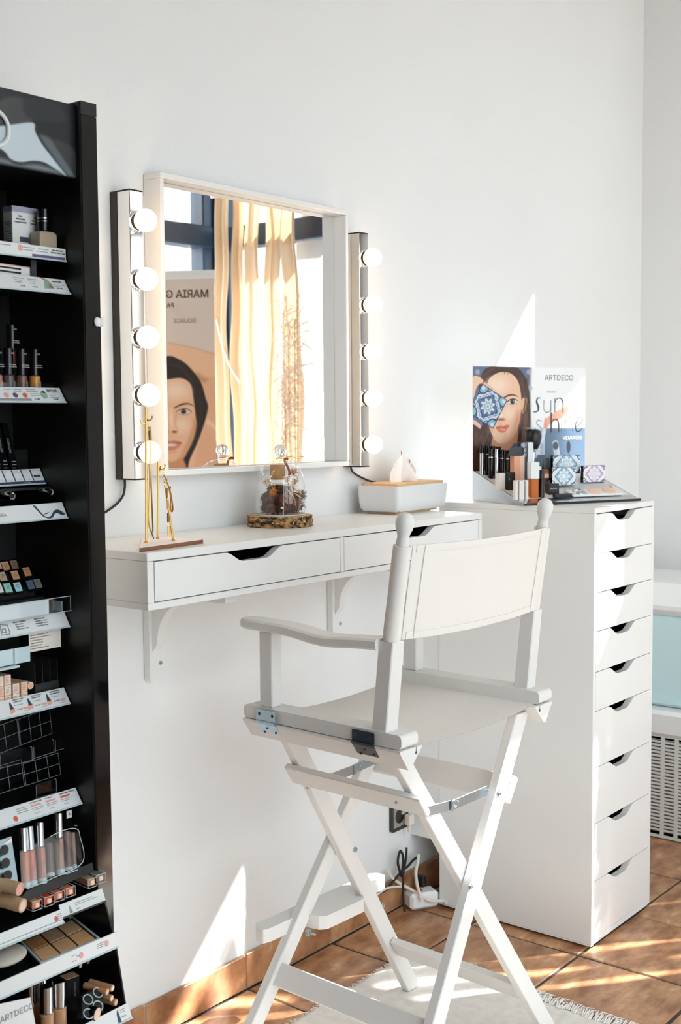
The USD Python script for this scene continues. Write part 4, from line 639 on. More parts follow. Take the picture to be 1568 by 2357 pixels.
# ---------------------------------------------------------------- black cosmetics stand at the left
SX0, SXI, SXO, SYF = -.76, -.12, -.082, -.268
st = Thing('cosmetics_stand', 'tall black cosmetics stand with white price rails at the left edge', 'display stand', (-.42, -.13, 0))
ZTOP = 1.953
st.add('back_panel', cbox(SX0, SXI, -.055, -.035, .05, ZTOP-.004), 'black')
for x0, x1 in ((SXI, SXO), (SX0-.038, SX0)): st.add('side_panel', [cbox(x0, x1, SYF, -.012, .0, ZTOP, .002)], 'black_satin' if 0 else 'black')
st.add('side_skin', cbox(SXO+.0002, SXO+.0015, SYF+.003, -.012, .0, ZTOP-.003, 0), 'white_board'); st.add('front_trim', cbox(SXI+.001, SXO-.0005, SYF-.0015, SYF-.0002, .004, ZTOP-.024, .0006), 'black_gloss'); st.add('end_cap', cbox(SXI+.0005, SXO, SYF-.0018, SYF-.0001, ZTOP-.023, ZTOP, .001), 'black_satin')
st.add('plinth', cbox(SX0, SXI, -.345, -.05, 0, .22, .003), 'black')
# header with glossy curved picture
hp = Paint(560, 125, 300, 90, (30, 33, 36)); ox = 350
def H(*p): return [((x+0)*.2+ox, (y-118)*.118*.92) for x, y in p]          # pixels of a close view -> picture
hp.poly([(0, 0), (560, 0), (560, 125), (0, 125)], (34, 36, 39), 2, False)
X_ = lambda a, b: (at(a, b, 'y', SYF+.014)[0]-SX0)/(SXI-SX0)*560
Z_ = lambda a, b: (ZTOP-.008-at(a, b, 'y', SYF+.014)[2])/.125*125
Q = lambda *p: [(X_(a/5.227, 180+b/5.227), Z_(a/5.227, 180+b/5.227)) for a, b in p]
hp.poly(Q((0, 270), (280, 250), (380, 530), (0, 560)), (66, 66, 68), 6); hp.poly(Q((300, 240), (680, 300), (780, 520), (340, 480)), (44, 48, 51), 8)
hp.poly(Q((-900, 500), (-300, 560), (0, 575), (380, 535), (420, 640), (520, 820), (790, 1165), (700, 1120), (540, 1020), (400, 995), (240, 1010), (120, 970), (0, 850), (-400, 700), (-900, 780)), (200, 214, 222), 3)
hp.poly(Q((470, 690), (620, 740), (760, 950), (900, 1180), (800, 1165), (640, 950)), (94, 104, 108), 8); hp.poly(Q((640, 760), (880, 850), (1060, 1200), (930, 1185)), (60, 60, 62), 6)
hp.poly(Q((-700, 900), (0, 960), (200, 1040), (420, 1030), (600, 1080), (720, 1150), (300, 1080), (0, 1020), (-700, 880)), (120, 130, 136), 8)
m_, c_ = hp.mesh((SX0, SYF+.013, 1.820), (1, 0, 0), (0, 0, 1), SXI-SX0, .125)
hd = st.add('header', cbox(SX0, SXI, SYF+.0135, -.056, 1.818, ZTOP-.006), 'black_satin'); st.add('header_print', m_, 'tile_print', parent=hd, col=c_)
rc = at(-14, 293, 'y', SYF+.010); st.add('logo_ring', tube([rc+V(.0295*np.cos(a), 0, .0295*np.sin(a)) for a in np.linspace(0, 2*PI, 48, endpoint=False)], .0034, 8, True), 'rail_white', parent=hd)
cp = at(229, 741, 'y', SYF-.004); st.add('clip', [sph(cp+V(dx, 0, 0), V(.0068, .004, .0085), 2) for dx in (-.0055, .0055)]+[cbox(cp[0]-.006, cp[0]+.006, cp[1]-.001, cp[1]+.004, cp[2]-.008, cp[2]+.007, .001)], 'white_gloss')
def dashes(o, ux, uy, spec, m='ink_grey'):         # lines of print too small to read
    return cat([place(cbox(x, x+w, y-h/2, y+h/2, 0, .0003, 0), o, ux, uy) for x, y, w, h in spec])
RAILS = {}
def rail(key, y1, z1, y0, z0, x1=SXI-.002, x0=SX0, m='rail_white', shelf=True, lip=True, tier='shelf'):
    uy = unit(V(0, y1-y0, z1-z0)); un = np.cross(V(1, 0, 0), uy); h = np.hypot(y1-y0, z1-z0); o = V(x1, y0, z0)
    r = st.add('price_rail', obox(o+V(-(x1-x0)/2, 0, 0)+uy*h/2-un*.0013, [V(1, 0, 0), uy, un], [(x1-x0)/2, h/2, .0012], .0004), m)
    st.add('rail_edge', tube([(x0, y0-.0005, z0-.001), (x1, y0-.0005, z0-.001)], .0016, 6), 'clear_edge', parent=r)
    if shelf: st.add(tier, cbox(x0, x1, y1+.002, -.056, z1-.020, z1-.014, .0005), 'black')
    RAILS[key] = (r, o, uy, un); return r
def rt_(key, t, h, dx, dy, m='ink', **k):           # lettering dx left of the rail's right end, dy above its lower edge
    r, o, uy, un = RAILS[key]; st.add('lettering', text(t, h, o+V(-dx, 0, 0)+uy*dy, V(1, 0, 0), uy, **k), m, parent=r)
def rd(key, spec, m='ink_grey', nm='fine_print'):
    r, o, uy, un = RAILS[key]; st.add(nm, dashes(o+un*.0001, V(1, 0, 0), uy, [(-x, y, w, h) for x, y, w, h in spec]), m, parent=r)
def dot(key, dx, dy, rx, ry, m, nm='badge'):
    r, o, uy, un = RAILS[key]; mm = ext(Point(0, 0).buffer(1, 10), .0004); mm.apply_scale([rx, ry, 1]); st.add(nm, place(mm, o+V(-dx, 0, 0)+uy*dy+un*.0001, V(1, 0, 0), uy), m, parent=r)
def fig(key, pts, m, nm='pictogram'):
    r, o, uy, un = RAILS[key]; st.add(nm, place(ext(Polygon(pts).buffer(0), .0004), o+un*.0001, V(1, 0, 0), uy), m, parent=r)
rail(1, -.224, 1.697, -.2245, 1.676); rail(2, -.218, 1.643, -.235, 1.617); rail(3, -.197, 1.449, -.215, 1.423); rail('m', -.134, 1.300, -.150, 1.2735, x1=-.1215, shelf=False)
rail(4, -.197, 1.239, -.212, 1.212); rail(5, -.196, 1.035, -.211, 1.010); rail(6, -.189, .892, -.207, .865); rail(7, -.216, .706, -.234, .680)
rail(8, -.285, .529, -.294, .508, x0=-.222); rail('8l', -.292, .5235, -.301, .503, x1=-.224); rail(9, -.3205, .455, -.3225, .428, x1=-.1195); rail(10, -.345, .327, -.355, .303, x1=-.118)
st.add('shelf', cbox(SX0, SXI, -.16, -.056, 1.262, 1.267, .0005), 'black')
st.add('apron', [hull([(SX0, -.3185, .428), (SXI-.001, -.3185, .428), (SX0, -.345, .322), (SXI-.001, -.345, .322), (SX0, -.30, .428), (SXI-.001, -.30, .428), (SX0, -.30, .31), (SXI-.001, -.30, .31)]) if 0 else cbox(SX0, SXI-.001, -.08, -.056, .30, .45)], 'black')
for z0_, z1_, ya, yb in ((.310, .436, -.345, -.318), (.436, .512, -.318, -.288)):   # end plates of the two sloping lower tiers
    st.add('tier_end', place(ext(Polygon([(-.06, z0_), (ya, z0_), (yb, z1_), (-.06, z1_)]), .003), (SXI-.003, 0, 0), (0, 1, 0), (0, 0, 1)), 'black_satin')
st.add('tier_face', hull([(SX0, -.30, .508), (SXI-.004, -.30, .508), (SX0, -.20, .516), (SXI-.004, -.20, .516), (SX0, -.20, .508), (SXI-.004, -.20, .508)]), 'black_satin')
# printing on the rails
rt_(1, 'NAIL WHITENER', .0022, .031, .0150, bold=True); rt_(1, 'FRENCH ROSÉ € 6,80', .0022, .034, .0105, 'ink', bold=True); rd(1, [(.062, .0155, .022, .0012), (.066, .011, .026, .0012), (.10, .0155, .03, .0012), (.10, .011, .026, .0012), (.15, .0155, .03, .0012)]); rd(1, [(.075, .0028, .072, .0052)], 'ink_purple', 'colour_band'); dot(1, .1, .0135, .0045, .0055, 'ink_pink')
rt_(2, 'QUICK DRY', .0026, .031, .0225, bold=True); rt_(2, '€ 6,80', .0028, .026, .0080, bold=True); rd(2, [(.031, .017, .024, .001), (.031, .0135, .014, .001), (.085, .024, .022, .0012), (.085, .0195, .016, .0012), (.085, .015, .014, .0012), (.115, .024, .022, .0012), (.115, .0195, .016, .0012), (.115, .015, .014, .0012)]); rt_(2, '€ 3,80', .0024, .080, .0065, 'ink'); rt_(2, '€ 3,80', .0024, .107, .0060, 'ink')
fig(2, [(-.055, .006), (-.046, .028), (-.040, .027), (-.034, .008)], 'ink_green'); fig(2, [(-.045, .0065), (-.040, .018), (-.0355, .021), (-.0325, .007)], 'peach'); dot(2, .043, .012, .0022, .0024, 'ink_red'); fig(2, [(-.055, .0302), (-.050, .0302), (-.044, .024), (-.046, .023)], 'ink_orange')
for a, b in (('COLOR & CARE', .0245), ('NAIL LACQUER', .0205)): rt_(3, a, .0023, .033, b, bold=True)
rt_(3, '€ 6,80', .0026, .026, .0042, bold=True); rt_(3, '€ 6,80', .0026, .068, .0042, bold=True); rd(3, [(.030, .0165, .014, .001), (.030, .013, .012, .001), (.030, .0095, .020, .001), (.078, .026, .02, .0012), (.078, .022, .024, .0012), (.072, .017, .020, .001), (.072, .013, .020, .001), (.105, .026, .018, .0012), (.105, .022, .016, .0012), (.126, .026, .016, .0012)]); rd(3, [(.20, .004, .125, .005)], 'ink_grey', 'colour_band')
dot(3, .043, .015, .007, .0085, 'ink_green'); fig(3, [(-.047, .020), (-.042, .0245), (-.037, .020), (-.041, .018)], 'ink'); dot(3, .085, .0135, .005, .0052, 'ink_orange'); dot(3, .106, .0135, .005, .0052, 'ink_purple'); dot(3, .125, .0135, .005, .0052, 'ink_pink')
for k in range(5):
    x = .006+.0205*k; fig('m', [(-x-.0165, .006), (-x, .006), (-x-.001, .030), (-x-.0165, .030)], 'paper', 'price_tab'); rt_('m', ('COLOURING', 'VOLUME', 'VOLUME', 'TWIST', 'VOLUME')[k], .0017, x+.0155, .0265, 'ink'); rt_('m', ('OF', 'SUPREME', 'SENSATION', 'FOR', 'POWER')[k], .0017, x+.0155, .0235, 'ink'); rt_('m', ('€ 9,80', '€ 14,80', '€ 14,80', '€ 12,80', '€ 14,80')[k], .0018, x+.013, .0080, 'ink')
    fig('m', [(-x-.0192, .006), (-x-.0175, .006), (-x-.0175, .029), (-x-.0200, .029)], 'ink_navy', 'tab_gap')
fig('m', [(-.13, 0), (0, 0), (0, .0052), (-.13, .0052)], 'ink_navy', 'colour_band'); rt_('m', 'VOLUMEN', .0024, .05, .0014, 'ink_white'); fig('m', [(-.0215, .0125), (-.0065, .0125), (-.0065, .0175), (-.0215, .0175)], 'ink_navy', 'colour_band')
rt_(4, 'MASCARA', .0065, .174, .0105, 'ink_grey', align=0); r4 = [(-.068, .0275), (-.063, .028), (-.051, .0045), (-.0535, .0045)]; fig(4, r4, 'ink_navy')
bandp = [(-.054, .008), (-.045, .003), (-.036, .0055), (-.026, .0145), (-.016, .0165), (-.007, .0105), (-.0035, .006), (-.012, .0045), (-.018, .0090), (-.026, .0085), (-.034, .0015), (-.044, .0005), (-.054, .0055)]; fig(4, [tuple(p) for p in spline(bandp, 4, True)], 'ink_navy'); fig(4, [(-.054, .0088), (-.044, .0115), (-.036, .0128), (-.043, .0095)], 'ink_brown')
rt_(5, 'BEAUTY BOXEN', .0026, .118, .0225, 'ink'); [rt_(5, a, .0022, .115, .0180-.0045*k, 'ink') for k, a in enumerate(('DUO € 5,95', 'TRIO € 8,80', 'QUATTRO € 9,80'))]; [rt_(5, a, .0022, .072, .0225-.0045*k, 'ink', bold=k == 0) for k, a in enumerate(('PALETTE € 9,95', 'QUADRAT € 11,80', 'PREMIUM € 13,80', 'MAGNUM € 16,80'))]
rr_ = RAILS[5]; st.add('pictogram', [place(ext(Polygon(p).buffer(.0005).difference(Polygon(p).buffer(-.0004)), .0004), rr_[1]+rr_[3]*.0001, V(1, 0, 0), rr_[2]) for p in ([(-.147, .008), (-.139, .008), (-.138, .015), (-.145, .015)], [(-.150, .004), (-.132, .004), (-.131, .021), (-.146, .024)])], 'ink', parent=rr_[0])
for k, (a, b_, x) in enumerate((('PERFECT TEINT', 'ILLUMINATOR', .036), ('PERFECT TEINT', 'CORRECTOR', .078), ('PERFECT TEINT', 'CONCEALER', .118))):
    rt_(6, a, .0022, x, .0275, 'ink', bold=k == 0); rt_(6, b_, .0022, x, .0235, 'ink', bold=k == 0); rd(6, [(x, .0185, .018, .001)]); rt_(6, '€ 14,80', .0023, x-.002, .0085, 'ink', bold=k == 0); rd(6, [(x-.016, .0095, .012, .0042)], 'ink_pink', 'badge'); rd(6, [(x-.014, .0045, .012, .0008)])
    fig(6, [(-x-.012, .012), (-x-.0085, .026), (-x-.0065, .026), (-x-.0035, .012)], 'ink_navy'); fig(6, [(-x-.014, .004), (-x-.0035, .006), (-x-.0015, .016), (-x-.006, .012), (-x-.012, .012)], 'peach')
for k, (a, x) in enumerate((('HYDRA CARE LIPSTICK', .041), ('LIP JEWELS', .074), ('COLOR LIP SHINE', .107))):
    rt_(7, a, .0022, x, .0265, 'ink', bold=k == 0); rd(7, [(x, .0218, .022, .0036)], 'ink_red' if k == 0 else 'ink_pink', 'badge'); rd(7, [(x, .0168, .026, .001), (x, .0135, .022, .001)]); rt_(7, '€ 9,80', .0022, x-.003, .0065, 'ink_grey')
rd(7, [(.139, .024, .02, .0012), (.139, .020, .024, .0012), (.139, .016, .024, .0012)]); dot(7, .146, .0085, .0045, .005, 'ink_red')
rd(8, [(.067, .0155, .040, .0012), (.067, .012, .052, .001), (.066, .005, .008, .0018)]); fig(8, [(-.082, .002), (-.081, .011), (-.079, .016), (-.077, .011), (-.075, .002)], 'ink_green'); fig(8, [(-.0815, .002), (-.0755, .002), (-.076, .007), (-.081, .007)], 'ink_pink')
dot('8l', .014, .010, .0038, .0045, 'ink_red'); rd('8l', [(.010, .016, .008, .0012), (.010, .0125, .008, .0012), (.010, .009, .008, .0012)])
dot(9, .026, .014, .0046, .0056, 'ink_pink'); dot(9, .085, .013, .0046, .0056, 'ink_pink'); rd(9, [(.048, .019, .018, .0012), (.048, .0155, .016, .0012), (.048, .012, .014, .0012), (.106, .018, .010, .001), (.106, .008, .010, .001), (.096, .014, .006, .0012)])
fig(10, [(-.032, .001), (-.031, .016), (-.028, .023), (-.026, .016), (-.025, .001)], 'ink_navy'); rd(10, [(.022, .020, .012, .0012), (.022, .016, .010, .0012), (.022, .008, .010, .002)])
# ---------------------------------------------------------------- what stands on its tiers
def SP(name, label, cat_, p, rz=0, group=None): return Thing(name, label, cat_, p, rz, group)
def fl_(key): r, o, uy, un = RAILS[key]; return o[2]+.0
T1, T2, T3 = 1.6895, 1.640, 1.4395
# tier 1
def care_carton(px, label, rz, x=None):
    p = at(px, 566, 'y', -.165); t = SP('care_carton', label, 'box', V(p[0], -.165, T1), rz, 'lilac and white cartons'); w, d, h = .034, .028, .080
    t.add('box', cbox(-w/2, w/2, -d/2, d/2, 0, h, .0006), 'paper', world=False); t.add('lilac_top', cbox(-w/2-.0003, w/2+.0003, -d/2-.0003, d/2+.0003, h-.010, h+.0003, 0), 'lilac', world=False); t.add('side_print', [cbox(-w/2-.0006, -w/2-.0001, -d/2+.003, d/2-.003, h*.12+k*.0042, h*.12+k*.0042+.002, 0) for k in range(11)], 'ink_grey', world=False, kind='stuff')
    for k, s_ in enumerate(('NAIL', 'WHITENER', 'FRENCH ROSÉ')): t.add('lettering', text(s_, .0026, (0, -d/2-.0002, h-.018-k*.0055), (1, 0, 0), (0, 0, 1), align=.5, bold=True), 'ink', world=False)
    t.add('blue_panel', cbox(-.002, w/2-.0008, -d/2-.0005, -d/2, .018, .027, 0), 'ink_navy', world=False); t.add('orange_print', place(ext(Polygon([(-.006, .004), (.006, .017), (.012, .004)]), .0004), (0, -d/2-.0001, 0), (1, 0, 0), (0, 0, 1)), 'peach', world=False)
care_carton(38, 'lilac and white nail carton at the far left of the top rail', -.06); care_carton(74, 'lilac and white nail carton right behind the beige nail polish', -.06)
def polish(t, w, h, cap_h, m, liq=.0):
    t.add('bottle', hull([(*q, z) for z, s in ((0, .92), (.003, 1), (h*.85, .97), (h*.97, .8), (h, .5)) for q in (np.array(rbox2(-w/2, w/2, -w*.36, w*.36, .003).exterior.coords)[:-1]*s)]), m, world=False, smooth=50); t.add('cap', cyl((0, 0, h), (0, 0, h+cap_h), w*.27, 18), 'black_gloss', world=False)
    t.add('cap_ring', [cyl((0, 0, h+cap_h*a), (0, 0, h+cap_h*a+.0014), w*.276, 18) for a in (.42, .55)], 'silver', world=False)
mat('polish_beige', (184, 164, 142), .12); mat('polish_red', (128, 44, 40), .15); mat('polish_smoke', (92, 82, 78), .15); mat('polish_brown', (120, 84, 70), .15); mat('polish_amber', (206, 138, 62), .12); mat('polish_pink', (190, 120, 110), .15)
p = at(101, 566, 'y', -.198); t = SP('nail_polish', 'beige nail polish with black ribbed cap on the top rail', 'nail polish', V(p[0], -.198, T1)); polish(t, .040, .038, .040, 'polish_beige')
# tier 2
p = at(20, 628, 'y', -.18); t = SP('flat_carton', 'pink and white flat carton lying above the second price rail', 'box', V(p[0], -.18, T2+.0035), .12); t.add('box', cbox(-.07, .034, -.02, .02, 0, .018, .0006), 'paper', world=False); t.add('stripe', [cbox(-.07, .010, -.0204, -.02, z, z+.003, 0) for z in (.004, .011)], 'black', world=False); t.add('pink_band', cbox(-.07, .0345, -.0203, .0203, .0165, .0183, 0), 'ink_pink', world=False)
p = at(78, 617, 'y', -.20); st.add('rail_clip', cbox(p[0]-.006, p[0]+.006, -.2, -.197, 1.632, 1.675, .0005), 'charcoal')
# tier 3: nail lacquers with black caps, one raised behind
def lacquer(px, py, y, m, label, zz=T3, num='107'):
    p = at(px, py, 'y', y); t = SP('nail_lacquer', label, 'nail polish', V(p[0], y, zz), 0, 'black capped nail lacquers'); t.add('bottle', cyl((0, 0, 0), (0, 0, .031), .0103, 20, .002), m, world=False); t.add('cap', lathe([(0, .0315), (.0098, .0315), (.0094, .076), (.0085, .0785), (0, .079)], 20), 'black_gloss', world=False)
    t.add('lettering', [text(num, .0024, (-.001, -.0102, .068), (1, 0, 0), (0, 0, 1)), text('Art Couture', .0020, (-.006, -.0104, .048), (1, 0, 0), (0, 0, 1)), text('Nail Lacquer', .0020, (-.006, -.0104, .0445), (1, 0, 0), (0, 0, 1)), text('ARTDECO', .0024, (.0062, -.0096, .004), (0, 0, 1), (-1, 0, 0))], 'ink_white', world=False)
lacquer(-8, 884, -.178, 'polish_pink', 'rosy nail lacquer cut by the left picture edge on the third rail', num='112'); lacquer(22, 884, -.178, 'polish_smoke', 'smoky grey nail lacquer, second from right in its row', num='110') if 0 else None
lacquer(20, 884, -.178, 'polish_smoke', 'smoky nail lacquer, third from right on the third rail', num='114'); lacquer(50, 884, -.178, 'polish_brown', 'brown nail lacquer, second from right on the third rail', num='111'); lacquer(80, 884, -.178, 'polish_amber', 'amber nail lacquer at the right end of the third rail', num='107')
st.add('step', cbox(-.40, -.175, -.150, -.056, T3+.0, T3+.046, .001), 'black_satin'); lacquer(27, 832, -.135, 'polish_red', 'dark red nail lacquer raised on a step behind the others', T3+.046, num='703')
st.add('rail_lip', cbox(-.40, -.130, -.193, -.191, 1.449, 1.457, .0005), 'acrylic')
# mascara packs in their holder
for k, (px, lab) in enumerate(((2, 'left'), (18, 'middle'), (38, 'right'))):
    p = at(px, 1084, 'y', -.128); t = SP('mascara_pack', f'tall black mascara pack with ARTDECO print, {lab} of three'.replace('ARTDECO', 'grey vertical'), 'mascara', V(p[0]-.002, -.122, 1.285)); h = .108-.004*k
    t.add('box', hull([(-.0075, -.008, 0), (.0075, -.008, 0), (-.0075, .008, 0), (.0075, .008, 0), (-.0065-.008, .012, h), (.0065-.008, .012, h), (-.0065-.008, .026, h), (.0065-.008, .026, h)]), 'black_gloss', world=False)
    ly = unit(V(-.008/h, .02/h, 1)); t.add('lettering', text('ARTDECO', .0042, (.0005-.0035, -.0085+.02*.45, h*.45), ly, unit(np.cross(np.cross(V(1, 0, 0), ly), ly)) if 0 else V(-1, 0, 0)), 'ink_grey', world=False)
    t.add('fine_print', [cbox(-.005, .004-.001*(j % 3), -.0084+.02*(.05+.06*j), -.0080+.02*(.05+.06*j), h*(.05+.06*j), h*(.05+.06*j)+.0012, 0) for j in range(5)], 'ink_grey', world=False, kind='stuff')
p = at(80, 1085, 'y', -.132); st.add('pack_holder', [bar(at(70, 1015, 'y', -.10), at(92, 1084, 'y', -.135), .0022, .0015, (1, 0, 0), 0), cbox(-.40, p[0]+.010, -.10, -.098, 1.286, 1.335, .0005)], 'black_satin')
# eyeliner pencils with silver ends, pointing out
for px, py, lab, r in ((29, 1142, 'left of two', .0078), (117, 1133, 'right of two', .0078)):
    p = at(px, py, 'y', -.192); t = SP('eyeliner_tube', f'black eyeliner tube with round silver end, {lab}', 'eyeliner', p, 0, 'eyeliner tubes with silver ends')
    t.add('tube', cyl((0, .012, 0), (-.012, .10, .002), r*.85, 16), 'black_gloss', world=False); t.add('ring', lathe([(r*.45, -.001), (r*.8, -.003), (r, .002), (r, .012), (0, .012)], 24, (0, .003, 0), (0, 1, 0)).apply_scale(1), 'silver', world=False); t.add('end_cap', lathe([(0, 0), (r*.55, 0), (r*.55, .003), (0, .003)], 20, (0, .001, 0), (0, 1, 0)), 'black_gloss', world=False)
st.add('tube_tray', cbox(-.40, -.128, -.185, -.1, 1.225, 1.2385, .001), 'black_gloss')
# eye shadows in three rising rows
mat('shade_brown', (134, 100, 82), .5); mat('shade_tan', (196, 146, 104), .5); mat('shade_sand', (184, 158, 130), .5); mat('shade_copper', (190, 128, 84), .5); mat('shade_mint', (150, 204, 190), .4); mat('shade_sky', (156, 204, 210), .4); mat('shade_blue', (74, 90, 116), .45); mat('shade_grey', (104, 104, 102), .45); mat('shade_cream', (226, 222, 206), .5); mat('shade_taupe', (120, 96, 84), .5)
for px, py, y, m, lab in ((-6, 1300, -.125, 'shade_sand', 'sand eye shadow at the left picture edge, top row'), (13, 1303, -.125, 'shade_tan', 'rose brown eye shadow, top row left'), (33, 1300, -.125, 'shade_brown', 'dark brown eye shadow, top row right'),
    (6, 1327, -.150, 'shade_sand', 'sand eye shadow, middle row left'), (35, 1324, -.150, 'shade_tan', 'tan eye shadow, middle row centre'), (62, 1316, -.150, 'shade_copper', 'copper eye shadow, middle row right'),
    (-3, 1354, -.176, 'shade_cream', 'cream eye shadow at the left picture edge, bottom row'), (18, 1353, -.176, 'shade_mint', 'mint green eye shadow, bottom row'), (41, 1351, -.176, 'shade_sky', 'sky blue eye shadow, bottom row'), (70, 1346, -.176, 'shade_blue', 'dark blue eye shadow, bottom row'), (87, 1343, -.176, 'shade_grey', 'grey eye shadow at the right end, bottom row')):
    p = at(px, py, 'y', y); t = SP('eye_shadow', lab, 'eye shadow', p, 0, None); n = unit(V(0, -.86, .5)); u_ = unit(V(0, .5, .86))
    t.add('case', obox(-n*.003, [V(1, 0, 0), u_, n], [.0098 if px not in (70, 87) else .0084, .0125, .003], .001), 'black_gloss', world=False); t.add('pan', obox(n*.0002, [V(1, 0, 0), u_, n], [.0074 if px not in (70, 87) else .0072, .0088, .0006], .0004), m, world=False)
    t.add('fine_print', [obox(n*.0010+u_*(.0035-.0028*j), [V(1, 0, 0), u_, n], [.0040-.0006*j, .0004, .0001], 0) for j in range(3)], 'ink', world=False, kind='stuff')
for y0, y1, z in ((-.19, -.166, 1.052), (-.166, -.140, 1.070), (-.14, -.1, 1.090)): st.add('step', cbox(-.40, at(105, 1350, 'y', -.17)[0]-.0, y0, y1, 1.022, z-.006, .001), 'black')
# clear box along the fifth rail
a0, a1 = at(-40, 1378, 'y', -.214), at(162, 1375, 'y', -.214); bx_ = SP('acrylic_tray', 'long clear acrylic tray above the beauty boxes price rail', 'tray', (-.26, -.206, 1.038)); xr = SXI-.002
bx_.add('front', cbox(-.42, xr, -.216, -.2145, 1.039, 1.066, .0004), 'acrylic'); bx_.add('base', cbox(-.42, xr, -.2145, -.186, 1.0375, 1.039, 0), 'acrylic'); bx_.add('end', cbox(xr-.0015, xr, -.2145, -.186, 1.039, 1.066, 0), 'acrylic'); bx_.add('edge', [tube([(-.42, -.2152, 1.0663), (xr, -.2152, 1.0663)], .0007, 5), tube([(xr-.0007, -.2152, 1.039), (xr-.0007, -.2152, 1.066)], .0007, 5), tube([(-.42, -.2152, 1.039), (xr, -.2152, 1.039)], .0007, 5)], 'clear_edge')
bx_.add('divider', [cbox(x, x+.001, -.2140, -.187, 1.0395, 1.058, 0) for x in (-.235, -.19, -.142)], 'clear_edge'); bx_.add('insert', cbox(-.42, -.172, -.2143, -.2138, 1.0395, 1.0655, 0), 'rail_white')
cr = SP('price_card', 'white hanging card listing applicators under the fifth rail', 'card', at(103, 1475, 'y', -.196)); e0, e1 = at(66, 1465, 'y', -.196), at(140, 1490, 'y', -.196); zt_, zb2 = at(66, 1454, 'y', -.196)[2], at(66, 1502, 'y', -.196)[2]
cr.add('card', cbox(e0[0], e1[0], -.1965, -.196, zb2, zt_+.006, 0), 'rail_warm')
for k, (s_, h_) in enumerate((('APPLIKATOREN', .0031), ('PUR. CELL. APPLICATOR € 1,00', .0019), ('PUR. CELL. DOUBLE APPLICATOR € 1,50', .0017), ('DOUBLE APPLICATOR', .0019), ('TRANSPARENT € 1,50', .0019), ('PUR. CELL. SET FOR', .0019), ('2 SHADOW APPLICATOR € 2,00', .0019))): cr.add('lettering', text(s_, h_, (e0[0]+.003, -.1966, zt_-.004-.0049*k), (1, 0, 0), (0, 0, 1), bold=k == 0), 'ink')
ab = SP('clear_box', 'frosted clear box hanging left of the applicator card', 'box', at(20, 1520, 'y', -.20)); q0, q1 = at(-40, 1525, 'y', -.20), at(70, 1490, 'y', -.20); ab.add('front', cbox(q0[0], q1[0], -.203, -.2015, .955, .985, .0004), 'acrylic'); ab.add('inside', cbox(q0[0], q1[0]-.001, -.200, -.199, .956, .984, 0), 'pale_teal'); ab.add('lip', cbox(q0[0], at(40, 1520, 'y', -.205)[0], -.212, -.203, .951, .955, .0005), 'clear_edge'); ab.add('divider', cbox(at(33, 1500, 'y', -.202)[0]-.0006, at(33, 1500, 'y', -.202)[0]+.0006, -.2035, -.199, .955, .985, 0), 'clear_edge')
# stacked concealer cartons
mat('carton_pink', (240, 208, 190), .45); mat('carton_peach', (238, 196, 160), .45); mat('carton_cream', (240, 222, 204), .45)
cols = ((-2, 3, 'far left'), (15, 3, 'second'), (34, 2, 'third'), (53, 2, 'right')); zc0 = .8795
for ci, (px, n_, nm) in enumerate(cols):
    x = at(px, 1580, 'y', -.180)[0]
    for k in range(n_):
        t = SP('concealer_carton', f'pale peach concealer carton, {("bottom", "second", "third")[k]} in the {nm} stack', 'box', V(x, -.150, zc0+k*.0186), 0, 'stacked concealer cartons'); mc = ('carton_pink', 'carton_peach', 'carton_cream')[(ci+k) % 3]
        t.add('box', cbox(-.0072, .0072, -.034, .034, 0, .0182, .0006), mc, world=False); t.add('fine_print', [cbox(-.0045, .0018+.001*(j % 2), -.0343, -.0340, .0045+j*.003, .0054+j*.003, 0) for j in range(4)], 'ink_grey', world=False, kind='stuff')
p = at(71, 1578, 'y', -.186); t = SP('concealer_pot', 'small round peach pot end right of the concealer cartons', 'pot', p); t.add('pot', lathe([(0, 0), (.0062, 0), (.0068, .001), (.0068, .04), (0, .04)], 24, (0, 0, 0), (0, 1, 0)), 'carton_cream', world=False); t.add('print', lathe([(0, 0), (.0046, 0), (.0046, .0004), (0, .0004)], 20, (0, -.0003, 0), (0, 1, 0)), 'peach', world=False)
sl0 = at(76, 1570, 'y', -.17); st.add('slot_holder', [cbox(sl0[0]+k*.0172, sl0[0]+k*.0172+.0012, -.175, -.10, .885, .945, 0) for k in range(5)]+[cbox(sl0[0], SXI-.003, -.176, -.1745, .882, .905, .0005)], 'charcoal'); st.add('slot_edge', [tube([(sl0[0]+k*.0172+.0006, -.1755, .886), (sl0[0]+k*.0172+.0006, -.1755, .945)], .0006, 5) for k in range(5)], 'socket', kind='stuff')
# empty clear dividers on the sixth tier
def rack(name, lab, p00, p10, p01, nx, nz, y):
    t = SP(name, lab, 'rack', at(*p00, 'y', y), 0, 'empty clear divider racks'); a, b, c = at(*p00, 'y', y), at(*p10, 'y', y), at(*p01, 'y', y); ux, uz = b-a, c-a
    t.add('grid', [tube([a+ux*i/nx, a+ux*i/nx+uz], .0006, 5) for i in range(nx+1)]+[tube([a+uz*j/nz, a+uz*j/nz+ux], .0006, 5) for j in range(nz+1)], 'rack_edge', kind='stuff')
    t.add('divider', [hull([a+ux*i/nx-V(.0003, 0, 0), a+ux*i/nx+uz-V(.0003, 0, 0), a+ux*i/nx+V(.0003, .05, 0), a+ux*i/nx+uz+V(.0003, .05, 0), a+ux*i/nx+V(.0003, 0, 0)]) for i in range(nx+1)], 'acrylic', kind='stuff')
    return t
rack('divider_rack', 'empty clear divider rack, upper left of four', (-14, 1740), (46, 1716), (-22, 1678), 2, 2, -.150); rack('divider_rack', 'empty clear divider rack, upper right of four', (48, 1715), (120, 1688), (41, 1656), 3, 2, -.150)
